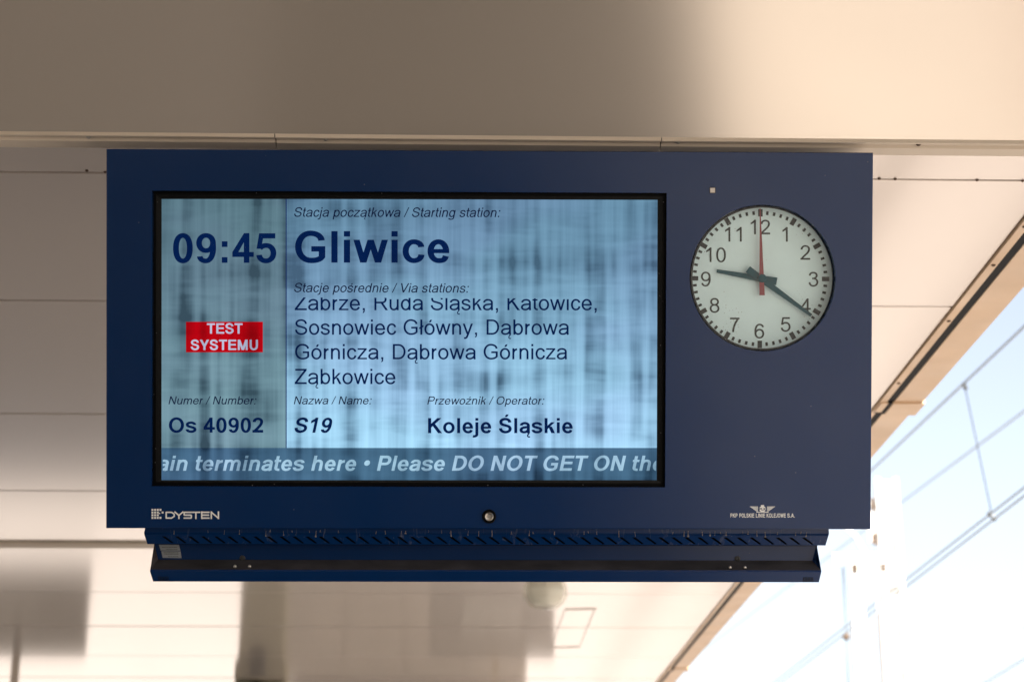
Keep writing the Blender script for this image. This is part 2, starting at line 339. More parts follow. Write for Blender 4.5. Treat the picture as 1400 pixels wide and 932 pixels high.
# ---------------------------------------------------------------- materials
M = {}
M['panel'] = material('cream_ceiling_metal', (.70,.635,.59), rough=.125, metal=.36, var=.015, vscale=.6)
M['bulk'] = material('satin_bulkhead_metal', (.65,.585,.515), rough=.15, metal=.60, var=.015, vscale=.6)
M['trim'] = material('cream_trim', (.62,.54,.45), rough=.5, spec=.12, var=.06, vscale=5)
M['gutter'] = material('beige_gutter_metal', (.62,.44,.29), rough=.45, var=.10, vscale=4, rvar=.08)
M['rubber'] = material('black_rubber', (.006,.006,.008), rough=.7, spec=.15)
M['dark'] = material('dark_cavity', (.03,.026,.022), rough=.9)
M['screw'] = material('steel_screw', (.45,.42,.38), rough=.3, metal=1)
M['rust'] = material('rusty_screw', (.10,.06,.04), rough=.7, metal=.3)
M['darkstrip'] = material('added_dark_asphalt', (.045,.04,.036), rough=.9, var=.2, vscale=1.5, bump=.5, bscale=90)
M['concrete'] = material('platform_concrete', (.31,.285,.258), rough=.85, var=.14, vscale=.9, bump=.4, bscale=60)
M['pale'] = material('dimmed_far_concrete', (.29,.262,.238), rough=.85, var=.14, vscale=.9)  # darker concrete copy, toned down to dim the far ceiling reflection
M['earth'] = material('dry_ground', (.22,.20,.16), rough=.95, var=.25, vscale=.08)
M['ballast'] = material('ballast', (.30,.27,.245), rough=.95, var=.35, vscale=14, bump=1, bscale=16)
M['steel'] = material('rail_steel', (.25,.2,.17), rough=.35, metal=.8)
M['mast'] = material('white_mast_paint', (.78,.78,.76), rough=.5, var=.05)
M['wire'] = material('copper_wire', (.24,.27,.30), rough=.5, metal=.3)
M['brown'] = material('brown_insulator', (.12,.085,.06), rough=.3)
M['olive'] = material('olive_column_paint', (.38,.35,.26), rough=.6, var=.1)
M['black'] = material('black_plastic', (.012,.012,.013), rough=.45)
M['bluesign'] = material('station_sign_face', (.38,.345,.32), rough=.5)
M['signwhite'] = material('sign_lettering', (.75,.72,.68), rough=.5)
M['shaft'] = material('grey_beige_cladding', (.76,.69,.63), rough=.7, var=.1)

# ---------------------------------------------------------------- ground
AX = R(1.23)                                     # the canopy and the tracks run 1.23 degrees to the left of the camera's heading
def frame_point(X, D, Z): return Matrix.Rotation(AX, 3, 'Z') @ Vector((X, D, Z))
def gd(name, x0, x1, y0, y1, z0, z1, mat):
    o = box(name, x0, x1, y0, y1, z0, z1, None, mat, kind='structure'); o.rotation_euler.z = AX; return o
g = mesh('ground', [(-1200,-1200,-1.2),(1200,-1200,-1.2),(1200,1200,-1.2),(-1200,1200,-1.2)], [(0,1,2,3)], None, M['earth'], kind='structure')
gd('platform', -9.4, 2.5, -60, 18.6, -1.1, 0, M['concrete'])
gd('platform', -9.4, 2.5, 18.61, 70, -1.1, 0, M['pale'])
gd('added_dark_strip', -1.0, 1.15, -60, 18.5, 0, .004, M['darkstrip'])  # unseen dark paving added to darken what the bulkhead and display mirror
gd('track_bed', 2.52, 13.5, -90, 200, -1.19, -.98, M['ballast'])
gd('track_bed', -18, -9.42, -90, 200, -1.19, -.98, M['ballast'])
for tx in (4.2, 8.2):
    for s in (-.7175, .7175):
        r_ = gd('rail', tx+s-.035, tx+s+.035, -80, 190, -.975, -.80, M['steel'])

# ---------------------------------------------------------------- platform canopy
H2 = 1.70                                        # ceiling above eye level
def dist(y, h):                                  # distance along the canopy at which height h shows on line y
    return (F_PX*h/(CP*(HOR-y)) - h*SP)/CP
can = empty('platform_canopy', (0,0,0), (0,0,AX))
tag(can, 'cream sheet metal canopy ceiling above the blue display, open to the sky on the right', 'canopy')
ZC = 1.6+H2
XL, XR = -8.9, 1.4015
seams = [3.60]+[dist(y, H2) for y in (241.5,415.5,568.7,673,744.7,810.4,857,897,926.7)]
while seams[-1] < 17.8: seams.append(seams[-1]+1.24)
for i in range(len(seams)-1):
    a, b = seams[i]+.007, seams[i+1]-.007
    if i == 0: a = seams[0]
    p = box('ceiling_panel', XL, XR, -(b-a)/2, (b-a)/2, 0, .03, can, M['panel'], bevel=.0035)
    p.location = (0, (a+b)/2, ZC+random.uniform(-.0015,.0015)); p.rotation_euler = (random.uniform(-.0022,.0022), 0, 0)
boxes('roof_deck', [(XL-.1, XR+.04, 3.64, seams[-1], ZC+.05, ZC+.16)], can, M['dark'])
for x, y in ((115,232.5),(140,234.5),(1198,243.5),(1220,244),(1333,245.5),(1396,246.5)):
    d = 3.60+(dist(y+ (645-x)*.0085, H2)-3.60); wd = d*CP+H2*SP; X = (x-645)*wd/F_PX
    lathe('screw', [(.004,.0),(.004,-.002),(.002,-.004)], can, M['rust'], n=10, loc=(X, d, ZC-.001))
# wide batten over the fifth seam
db = dist(744.7, H2)
box('batten', XL, XR, db-.05, db+.06, ZC-.012, ZC-.003, can, M['trim'], bevel=.002)
# bulkhead in front of the display, leaning towards the camera
BT = R(34); H1 = 1.56; d0 = dist(189, H1)
def bulk(s, off=0): return (d0 - s*math.sin(BT) - off*math.cos(BT), 1.6+H1+.002 + s*math.cos(BT) - off*math.sin(BT))
V = []; S_ = .52
for s in (.0, S_):
    for off in (0, -.02):
        for x in (XL, XR+.14): V.append((x, *bulk(s, off)))
bk = mesh('bulkhead_panel', V, [(0,1,5,4),(2,6,7,3),(0,2,3,1),(4,5,7,6),(0,4,6,2),(1,3,7,5)], can, M['bulk'], recalc=True)
topd, topz = bulk(S_)
a = topd-.01; nearz = topz-.03
for i in range(30):
    box('ceiling_panel', XL, XR+.14, a-1.2, a-.01, nearz, nearz+.03, can, M['panel'], bevel=.0035); a -= 1.21
boxes('roof_deck', [(XL-.1, XR+.17, a-.4, d0-.2, topz+.12, topz+.2)], can, M['dark'])
# rim: ridge, screwed channel and lip, in lengths of 0.82 m
ZR = 1.6+H1
joints = [-.480-.816*k for k in range(7, 0, -1)]+[-.480, .336, 1.152, 1.54]
joints = [j+.055 for j in joints]
for i in range(len(joints)-1):
    x0, x1 = joints[i]+.0012, joints[i+1]-.0012
    dz = random.uniform(-.0008, .0008)
    pr = [(d0-.002, ZR+.02), (d0-.002, ZR-.003), (d0+.003, ZR-.003), (d0+.005, ZR+.002), (d0+.021, ZR+.002), (d0+.024, ZR-.004), (d0+.060, ZR-.004), (d0+.061, ZR-.002), (d0+.061, ZC-.002), (d0+.05, ZC-.002)]
    V = [(x, d, z+dz) for x in (x0, x1) for d, z in pr]; n = len(pr)
    mesh('rim_strip', V, [(k, k+1, n+k+1, n+k) for k in range(n-1)]+[tuple(range(n))[::-1], tuple(range(n, 2*n))], can, M['trim'], recalc=True)
box('backing_strip', XL, XR+.12, d0+.004, d0+.058, ZR+.004, ZR+.016, can, M['dark'])
for x in (117, 439, 921, 1252):
    wd = (d0+.013)*CP+H1*SP; X = (x-645)*wd/F_PX
    lathe('screw', [(.0055,.0),(.0055,-.0015),(.003,-.0045)], can, M['rust'] if x > 1000 else M['screw'], n=12, loc=(X, d0+.013, ZR+.0015))
# edge: flange, gasket, gutter
def ridge(name, x0, x1, y0, y1, z0, z1, mat, bevel=.002): return box(name, x0, x1, y0, y1, z0, z1, can, mat, bevel=bevel)
dj, dj2 = dist(545, H2), dist(911, H2)
for a, b, sh in ((-13, dj, 0), (dj+.002, dj2, -.008), (dj2+.002, seams[-1], -.008)):
    z = ZC if True else 0
    ridge('edge_flange', 1.4035, 1.428+sh, a, b, ZC-.008, ZC+.04, M['gutter'], .0015)
    ridge('gasket', 1.4285+sh, 1.4525+sh, a, b, ZC-.007, ZC+.05, M['rubber'])
    ridge('gutter', 1.453+sh, 1.552+sh, a, b, ZC-.008, ZC+.17, M['gutter'])
for d in (dj, dj2):
    V = []; 
    box('gutter_strap', 1.448, 1.561, d-.02, d+.13, ZC-.016, ZC+.15, can, M['gutter'], bevel=.003)
    box('gasket', 1.434, 1.4478, d-.02, d+.12, ZC-.013, ZC+.02, can, M['rubber'], bevel=.002)
    box('flange_strap', 1.408, 1.4335, d-.015, d+.10, ZC-.013, ZC+.02, can, M['gutter'], bevel=.002)
for y in (353.4, 430.7, 517, 557, 300):
    d = dist(y, H2); lathe('screw', [(.006,0),(.006,-.002),(.003,-.004)], can, M['rust'], n=10, loc=(1.416, d, ZC-.0078))
# faint mirrored frame near the lamp, modelled as a thin raised outline
def ceil_pt(x, y, z=ZC): 
    d = dist(y, z-1.6); return ((x-645)*(d*CP+(z-1.6)*SP)/F_PX, d)
hq = [ceil_pt(*q) for q in ((771,832),(812,831),(791,883),(752,884))]
V, F = [], []
for k in range(4):
    p, q = Vector(hq[k]), Vector(hq[(k+1)%4]); t_ = (q-p).normalized(); nn = Vector((-t_.y, t_.x))*.004
    b_ = len(V); V += [(*(p+nn), ZC-.006), (*(q+nn), ZC-.006), (*(q-nn), ZC-.006), (*(p-nn), ZC-.006), (*(p+nn), ZC-.001), (*(q+nn), ZC-.001), (*(q-nn), ZC-.001), (*(p-nn), ZC-.001)]
    F += [tuple(b_+i for i in f) for f in ((0,1,2,3),(4,7,6,5),(0,4,5,1),(2,6,7,3),(1,5,6,2),(0,3,7,4))]
mesh('mirrored_outline', V, F, can, M['panel'], recalc=True)

# ---------------------------------------------------------------- things farther along the platform
def framed(name, label, cat, X, D, Z, group=None):
    e = empty(name, frame_point(X, D, Z), (0,0,AX)); return tag(e, label, cat, group)
# station name signs hung from the ceiling (the sheet metal mirrors them)
def hanging_sign(X0, X1, d, zt, zb, posts, label):
    e = framed('hanging_sign', label, 'sign', (X0+X1)/2, d, ZC-.03, 'signs hung from the canopy ceiling'); wd = (X1-X0)/2; zt -= ZC-.03; zb -= ZC-.03
    box('sign_box', -wd, wd, -.06, .06, zb, zt, e, M['bluesign'], bevel=.006)
    xx = -wd*.45
    V_ = []
    for k in range(11): V_.append((xx, xx+.035, -.064, -.061, (zt+zb)/2-.08, (zt+zb)/2+(.09 if k % 3 else .14))); xx += wd*.085
    boxes('lettering', V_, e, M['signwhite'])
    for px in posts: box('hanger', px-(X0+X1)/2-.03, px-(X0+X1)/2+.03, -.02, .02, zt, .025, e, M['trim'], bevel=.003)
# ceiling lamp bowl
ld = dist(769, H2); LX = (742-645)*(ld*CP+H2*SP)/F_PX
lamp = framed('ceiling_lamp', 'glass bowl lamp on the ceiling just under the display', 'lamp', LX, ld, ZC-.004)
gm = thin_glass('lamp_glass', (.92,.91,.87), .05, .10, edge=.5)
lathe('mount', [(.075,0),(.075,-.05),(.07,-.055)], lamp, M['trim'], n=32)
lathe('bowl', [(.072,-.056),(.102,-.09),(.114,-.13),(.112,-.165),(.094,-.20),(.07,-.222),(.035,-.230),(.005,-.232)], lamp, gm, n=40)
lathe('reflector', [(.06,-.058),(.090,-.11),(.095,-.14),(.082,-.185),(.055,-.208),(.02,-.214)], lamp, material('lamp_inner', (.88,.87,.82), rough=.5), n=32)
hanging_sign(-4.76, -3.22, 15, 1.6+1.34, 1.6+.58, (-3.78, -4.5), 'dark hanging sign mirrored in the ceiling at the lower left')
hanging_sign(-.365, .67, 15, 1.6+1.34, 1.6+.66, (.18,), 'dark hanging sign mirrored in the ceiling left of the lamp')
col_ = framed('pillar', 'olive pillar meeting the ceiling at the bottom edge, left of centre', 'pillar', (350-645)*13.85/F_PX+.04, 14.0, 0)
box('shaft', -.17, .17, -.17, .17, 0, ZC-.02, col_, M['olive'], bevel=.01)
box('collar', -.19, .19, -.19, .19, ZC-.16, ZC-.004, col_, M['olive'], bevel=.01)
spk = framed('loudspeaker', 'small black loudspeaker fixed on the olive pillar under the ceiling', 'loudspeaker', (345-645)*13.6/F_PX+.03, 13.72, ZC-.16)
box('case', -.055, .055, -.06, .07, -.10, .13, spk, M['black'], bevel=.012)
box('grille', -.045, .045, -.066, -.061, -.08, .10, spk, M['dark'], bevel=.002)
lift = framed('lift_shaft', 'grey beige lift shaft mirrored in the ceiling right of the pillar', 'lift shaft', -.62, 17.4, 0)
box('wall', -1.10, 1.10, -1.2, 1.2, 0, 3.0, lift, M['shaft'], bevel=.02)
for k in range(4): box('panel', -1.08+.54*k, -1.08+.54*k+.53, -1.225, -1.202, .1, 2.9, lift, M['shaft'], bevel=.004)

# ---------------------------------------------------------------- overhead line
def pix_world(x, y, X):                          # the point of a wire running at offset X beside the canopy axis
    h = X*CP*(HOR-y)/(x-645); wd = F_PX*h/(CP*(HOR-y)); return (X, (wd-h*SP)/CP, 1.6+h)
def wire(name, label, X, p, q, rad, ext=(25, 90), sag=0, parent=None):
    A, B = Vector(pix_world(*p, X)), Vector(pix_world(*q, X)); d = (B-A)/(B-A).y
    pts = [A+d*t for t in (-ext[0], 0, (B-A).y, (B-A).y+ext[1])]
    o = tube(name, pts, rad, parent, M['wire'])
    if label: tag(o, label, 'cable'); o.rotation_euler.z = AX
    return o
cat = empty('catenary', (0,0,0), (0,0,AX)); tag(cat, 'twin contact wires with messenger wire and dropper over the nearer track', 'overhead line')
wire('messenger_wire', None, 4.3, (1400,441), (1193,637), .011, parent=cat)
wire('contact_wire', None, 4.22, (1400,663.5), (1237,791), .009, parent=cat)
wire('contact_wire', None, 4.26, (1400,675), (1237,800.5), .009, parent=cat)
a, b = Vector(pix_world(1318,524,4.3)), Vector(pix_world(1357,702,4.24))
tube('dropper', [a, (a+b)/2, b], .004, cat, M['rubber']); tube('dropper_clamp', [b+Vector((-.03,0,.035)), b+Vector((0,0,0)), b+Vector((.03,0,-.035))], .022, cat, M['wire'])
tube('dropper_clamp', [a+Vector((-.01,0,.03)), a+Vector((.01,0,-.03))], .02, cat, M['wire'])
wire('feeder_cable', 'thin high cable crossing behind the dropper in the sky', 8.7, (1400,558), (1230,685), .016)
wire('feeder_cable', 'low cable cutting the bottom right corner of the sky', 7.1, (1400,900), (1352,929), .011, ext=(12, 40))
def mpt(x, y, d): wd = None; h = 1
def at(x, y, d):                                 # world X and height of the point seen at x, y at distance d ahead
    el = (466-y)/F_PX; z = d/(CP-el*SP); return ((x-700)*z/F_PX, 1.6+z*(SP+el*CP))
dm = 26.0
mx, mz = at(1217, 655, dm); mx2, _ = at(1228, 932, dm)
mast = empty('catenary_mast', (mx2, dm, -.95)); tag(mast, 'tall white steel mast in the sky just right of the display', 'mast')
H_ = mz+.95
for s in (-.13, .13): box('flange', s-.035, s+.035, -.12, .12, 0, H_, mast, M['mast'], bevel=.006)
box('web', -.094, .094, -.012, .012, 0, H_-.02, mast, M['mast'])
z = .3
while z < H_-.3:
    box('batten_plate', -.15, .15, -.128, -.121, z, z+.14, mast, M['mast']); box('batten_plate', -.15, .15, .121, .128, z, z+.14, mast, M['mast']); z += .62
bx, bz = at(1204, 690, dm); bx -= mx2; bz += .95
tube('bracket_tube', [(-.14, 0, bz), (-.75, -.1, bz+.05), (-2.6, -.2, bz-.1)], .035, mast, M['mast'])
tube('bracket_tube', [(-.14, 0, bz-1.15), (-.5, -.1, bz-.5), (-1.0, -.15, bz+.0)], .03, mast, M['mast'])
box('pole_shield', -.30, -.2, -.04, .04, bz-.55, bz-.10, mast, M['shaft'], bevel=.004)
for dz in (.0, -.52): lathe('insulator', [(.02,-.09),(.04,-.06),(.02,-.03),(.04,0),(.02,.03),(.04,.06),(.02,.09)], mast, M['brown'], n=14, loc=(-.22, -.05, bz+dz))
lx, lz = at(1219, 862, dm); 
box('switch_box', -.22, -.155, -.14, .14, lz-1.2, lz+1.3, mast, M['shaft'], bevel=.01)
box('ladder_rail', -.24, -.21, -.02, .02, .5, lz+1.9, mast, M['mast'], bevel=.003)
ga, gz = at(1170, 771, 24.0); gb, _ = at(1178, 932, 24.0)
gan = empty('signal_post', (gb, 24.0, -.95)); tag(gan, 'thinner white post with a cross arm beside the tall mast', 'post')
box('post', -.09, .09, -.09, .09, 0, gz+.95, gan, M['mast'], bevel=.01)
gr_, _ = at(1216, 771, 24.0)
box('cross_arm', -.3, gr_-gb, -.07, .07, gz+.95, gz+1.09, gan, M['mast'], bevel=.008)
for s in (-.02, gr_-gb-.1): lathe('insulator', [(.025,-.11),(.05,-.08),(.025,-.05),(.05,-.02),(.025,0)], gan, M['brown'], n=14, loc=(s, -.1, gz+.94))
tube('down_lead', [(-.17,-.05,gz+.9), (-.19,-.05,gz-1), (-.14,-.05,1)], .012, gan, M['wire'])
lathe('insulator', [(.02,-.05),(.05,-.02),(.05,.02),(.02,.05)], gan, M['brown'], n=12, loc=(-.18, -.05, gz+.95-.98))
ia, iz = at(1268, 857, 26.5); ib, iz2 = at(1230, 857, 26.5); ic, iz3 = at(1460, 859, 26.5)
sw = empty('span_wire', (ia, 26.5, iz)); tag(sw, 'thin horizontal span wire with a small dark insulator, lower right sky', 'cable')
tube('strand', [(ib-ia,0,0), (0,0,0), (ic-ia,0,iz3-iz)], .006, sw, M['wire'])
lathe('insulator', [(.015,-.10),(.035,-.07),(.02,-.03),(.035,0),(.02,.03),(.035,.07),(.015,.10)], sw, M['shaft'], n=12).rotation_euler = (0, R(90), 0)
# ---------------------------------------------------------------- the display
DISP = empty('train_departure_display', (-.04507, 3.58779, 2.75038), (R(18.3747), R(-.0869), 0))
tag(DISP, 'dark blue train departure display with lit screen and round clock, hung under the ceiling', 'departure display')
DM = Matrix.Translation((-.04507, 3.58779, 2.75038)) @ Matrix.Rotation(R(.9659), 4, 'Z') @ Matrix.Rotation(R(18.3754), 4, 'X') @ Matrix.Rotation(R(-.0869), 4, 'Y')
DISP.matrix_world = DM; DI = DM.inverted()
PXM = .001536                                    # metres on the front panel for one pixel of the photograph
def L(x, y, n=0.0):
    """display coordinates (x right, z up) of the point of the plane n metres in front of the front panel that the photograph shows at x, y"""
    ray = Vector(((x-700)/F_PX, CP-(466-y)/F_PX*SP, SP+(466-y)/F_PX*CP)); o = DI @ CAM; d = DI.to_3x3() @ ray
    t = (-n-o.y)/d.y; p = o+d*t; return p.x, p.z
def P3(x, y, n=0.0): p = L(x, y, n); return (p[0], -n, p[1])

def paint(name, stain=False, dust=0.0):
    m = material(name, (.0002,.0200,.088), rough=.22, spec=.34, bump=.06, bscale=420); nt = m.node_tree; p = nt.nodes['Principled BSDF']; N = nt.nodes.new; Lk = nt.links.new
    tc = N('ShaderNodeTexCoord')
    n = N('ShaderNodeTexNoise'); n.inputs['Scale'].default_value = 5; n.inputs['Detail'].default_value = 8; Lk(tc.outputs['Object'], n.inputs['Vector'])
    r = N('ShaderNodeMapRange'); r.inputs[1].default_value = .3; r.inputs[2].default_value = .7; r.inputs[3].default_value = .20; r.inputs[4].default_value = .27; Lk(n.outputs[0], r.inputs[0]); Lk(r.outputs[0], p.inputs['Roughness'])
    # sparse dust specks
    v = N('ShaderNodeTexVoronoi'); v.inputs['Scale'].default_value = 34 if not stain else 60; Lk(tc.outputs['Object'], v.inputs['Vector'])
    s = N('ShaderNodeMapRange'); s.inputs[1].default_value = .035; s.inputs[2].default_value = .055; s.inputs[3].default_value = 1; s.inputs[4].default_value = 0; Lk(v.outputs['Distance'], s.inputs[0])
    g = N('ShaderNodeSeparateColor'); Lk(v.outputs['Color'], g.inputs[0])
    g2 = N('ShaderNodeMath'); g2.operation = 'GREATER_THAN'; g2.inputs[1].default_value = .90 if not stain else .8; Lk(g.outputs[0], g2.inputs[0])
    f = N('ShaderNodeMath'); f.operation = 'MULTIPLY'; Lk(s.outputs[0], f.inputs[0]); Lk(g2.outputs[0], f.inputs[1])
    f2 = N('ShaderNodeMath'); f2.operation = 'MULTIPLY'; f2.inputs[1].default_value = .22 if not stain else .4; Lk(f.outputs[0], f2.inputs[0])
    fac = f2
    if stain:                                    # dried water runs
        mp = N('ShaderNodeMapping'); mp.inputs['Scale'].default_value = (70, 70, 14); mp.inputs['Rotation'].default_value = (0, R(10), 0); Lk(tc.outputs['Object'], mp.inputs[0])
        n2 = N('ShaderNodeTexNoise'); n2.inputs['Scale'].default_value = 1; n2.inputs['Detail'].default_value = 3; n2.inputs['Distortion'].default_value = 1.2; Lk(mp.outputs[0], n2.inputs['Vector'])
        r2 = N('ShaderNodeMapRange'); r2.inputs[1].default_value = .60; r2.inputs[2].default_value = .74; Lk(n2.outputs[0], r2.inputs[0])
        r3 = N('ShaderNodeMath'); r3.operation = 'MULTIPLY_ADD'; r3.inputs[1].default_value = .14; Lk(r2.outputs[0], r3.inputs[0]); Lk(f2.outputs[0], r3.inputs[2]); r3.use_clamp = True; fac = r3
    mx = N('ShaderNodeMixRGB'); Lk(fac.outputs[0], mx.inputs[0]); mx.inputs[1].default_value = (.0002,.0200,.088,1); mx.inputs[2].default_value = (.33,.31,.28,1); Lk(mx.outputs[0], p.inputs['Base Color'])
    return m
M['blue'] = paint('blue_powder_coat'); M['bluestain'] = paint('stained_blue_paint', True)
M['dusty'] = material('dusty_ledge_paint', (.035,.030,.032), rough=.9, var=.5, vscale=14, stretch=(1,1,4))
M['bezel'] = material('black_bezel', (.0010,.0010,.0011), rough=.5, spec=.08); M['bezel2'] = material('inner_bezel', (.0028,.0030,.0032), rough=.4, spec=.15)
M['logo'] = material('white_print', (.78,.78,.76), rough=.6)

# front panel: sheet with a rectangular and a round opening
def panel_mesh():
    bm = bmesh.new(); T = .0; NB = 80
    c = .0016
    O = [(145.3,203.6),(1193.8,208.8),(1190.4,723.2),(145.0,721.6)]
    lx = lambda q, n=0: Vector(P3(*q, n))
    Ri = [lx(q) for q in ((207.9,260.6),(911.6,263.8),(909.4,666.0),(207.2,664.4))]
    o = [lx(q) for q in O]; cen = sum((v for v in o), Vector())/4
    def inset(v, dlt): return Vector((v.x-math.copysign(dlt, v.x-cen.x), v.y, v.z-math.copysign(dlt, v.z-cen.z)))
    fo = [inset(v, c) for v in o]
    # split line right of the rectangle
    tm, bmid = Vector((Ri[1].x+.012, 0, fo[0].z+(fo[1].z-fo[0].z)*((Ri[1].x+.012-fo[0].x)/(fo[1].x-fo[0].x)))), Vector((Ri[1].x+.012, 0, fo[3].z+(fo[2].z-fo[3].z)*((Ri[1].x+.012-fo[3].x)/(fo[2].x-fo[3].x))))
    nv = bm.verts.new
    A = [nv(v) for v in (fo[0], tm, bmid, fo[3])]; B = [nv(v) for v in Ri]
    for k in range(4): bm.faces.new((A[k], A[(k+1)%4], B[(k+1)%4], B[k]))
    cc = lx((1042.7,380.1)); rad = .0; e = lx((1142.4,380.1)); rad = (e-cc).length
    quad = [tm, fo[1], fo[2], bmid]; qv = [A[1], nv(fo[1]), nv(fo[2]), A[2]]
    # ring round the clock opening
    ring = [nv(cc+Vector((rad*math.cos(-2*math.pi*k/NB+math.pi*.75), 0, rad*math.sin(-2*math.pi*k/NB+math.pi*.75)))) for k in range(NB)]
    sz = rad+.012; sq = [nv(cc+Vector((sx*sz, 0, sy*sz))) for sx, sy in ((-1,1),(1,1),(1,-1),(-1,-1))]
    for k in range(4): bm.faces.new((qv[k], qv[(k+1)%4], sq[(k+1)%4], sq[k]))
    for k in range(4):
        seg = [ring[(k*NB//4+j) % NB] for j in range(NB//4+1)]
        bm.faces.new([sq[k], sq[(k+1)%4]]+seg[::-1])
    # opening walls and outer edge
    def wall(loop, depth):
        back = [nv(v.co+Vector((0, depth, 0))) for v in loop]
        for i in range(len(loop)): bm.faces.new((loop[i], back[i], back[(i+1)%len(loop)], loop[(i+1)%len(loop)]))
        return back
    wall(B, .014); wall(ring, .040)
    out = [A[0], qv[1], qv[2], A[3]]; edge = [nv(Vector((v.x, c, v.z))) for v in o]
    # outer chain includes the split vertices
    for a_, b_, c_, d_ in ((A[0], A[1], None, None),): pass
    bm.faces.new((A[0], edge[0], edge[1], qv[1], A[1])); bm.faces.new((qv[1], edge[1], edge[2], qv[2])); bm.faces.new((qv[2], edge[2], edge[3], A[3], A[2])); bm.faces.new((A[3], edge[3], edge[0], A[0]))
    bk = [nv(v.co+Vector((0, .022, 0))) for v in edge]
    for i in range(4): bm.faces.new((edge[i], bk[i], bk[(i+1)%4], edge[(i+1)%4]))
    bmesh.ops.recalc_face_normals(bm, faces=bm.faces)
    me = bpy.data.meshes.new('front_panel'); bm.to_mesh(me); bm.free(); return me
fp = link('front_panel', panel_mesh(), DISP, M['blue'])
# body behind the panel
bx0, bz1 = L(150, 262); bx1, _ = L(1189, 300); _, bz0 = L(600, 716)
bz_low = L(600, 735)[1]
def frame_box(name, parent, mat):               # hollow cabinet: five walls
    t = .004; y0, y1 = .0225, .20
    boxes(name, [(bx0, bx0+t, y0, y1, bz0, bz1), (bx1-t, bx1, y0, y1, bz0, bz1), (bx0+t, bx1-t, y0, y1, bz1-t, bz1), (bx0+t, bx1-t, y0, y1, bz0, bz0+t), (bx0, bx1, y1, y1+t, bz0, bz1)], parent, mat)
frame_box('cabinet', DISP, M['blue'])
# inner box behind the openings (keeps light out of the cabinet)
def quad_px(name, pts, n, parent, mat, thick=0.0, kind=None):
    V = [P3(x, y, n) for x, y in pts]
    if not thick: return mesh(name, V, [tuple(range(len(V)))[::-1]], parent, mat, kind=kind)
    k = len(V); V2 = V+[(a_, b_+thick, c_) for a_, b_, c_ in V]
    return mesh(name, V2, [tuple(range(k)), tuple(range(k, 2*k))[::-1]]+[(i, i+k, (i+1)%k+k, (i+1)%k) for i in range(k)], parent, mat, kind=kind, recalc=True)
# bezel: outer ring, a raised inner ring, then the screen
def ring_px(name, o, i, no, ni, parent, mat, thick=.003):
    V = [P3(x, y, no) for x, y in o]+[P3(x, y, ni) for x, y in i]+[(p[0], .02, p[2]) for p in (P3(x, y, no) for x, y in o)]+[(p[0], .02, p[2]) for p in (P3(x, y, ni) for x, y in i)]
    F = []
    for k in range(4): j = (k+1)%4; F += [(k, j, 4+j, 4+k), (4+k, 4+j, 12+j, 12+k), (8+k, 12+k, 12+j, 8+j), (k, 8+k, 8+j, j)]
    return mesh(name, V, F, parent, mat, recalc=True)
bez = ring_px('screen_bezel', ((205,258),(914,261),(912,669),(204,667)), ((213.5,266.3),(905.8,269),(904.5,660),(213,658.5)), -.0135, -.0135, DISP, M['bezel'])
ring_px('inner_lip', ((213.5,266.3),(905.8,269),(904.5,660),(213,658.5)), ((221.5,272.6),(898.6,273.8),(897.6,655.2),(221.2,654.6)), -.0131, -.0145, bez, M['bezel2'])
for sx, sy in ((350.5,263.9),(522,264.5),(210.5,539),(213,613),(212.2,632),(375,661.5),(345,663),(903.5,591.5),(901.8,404.5),(901,374),(903,472),(907,276.5),(797,662.5),(215,276.4),(667,663),(906,412),(214,455)):
    w_ = random.uniform(.4, .9); quad_px('dust_speck', [(sx-w_,sy-w_*.5),(sx+w_*.4,sy-w_),(sx+w_,sy+w_*.3),(sx-w_*.3,sy+w_*.8)], -.0125, bez, material('speck', (.12,.12,.12), rough=.9) if 'speck' not in bpy.data.materials else bpy.data.materials['speck'], thick=.0003)

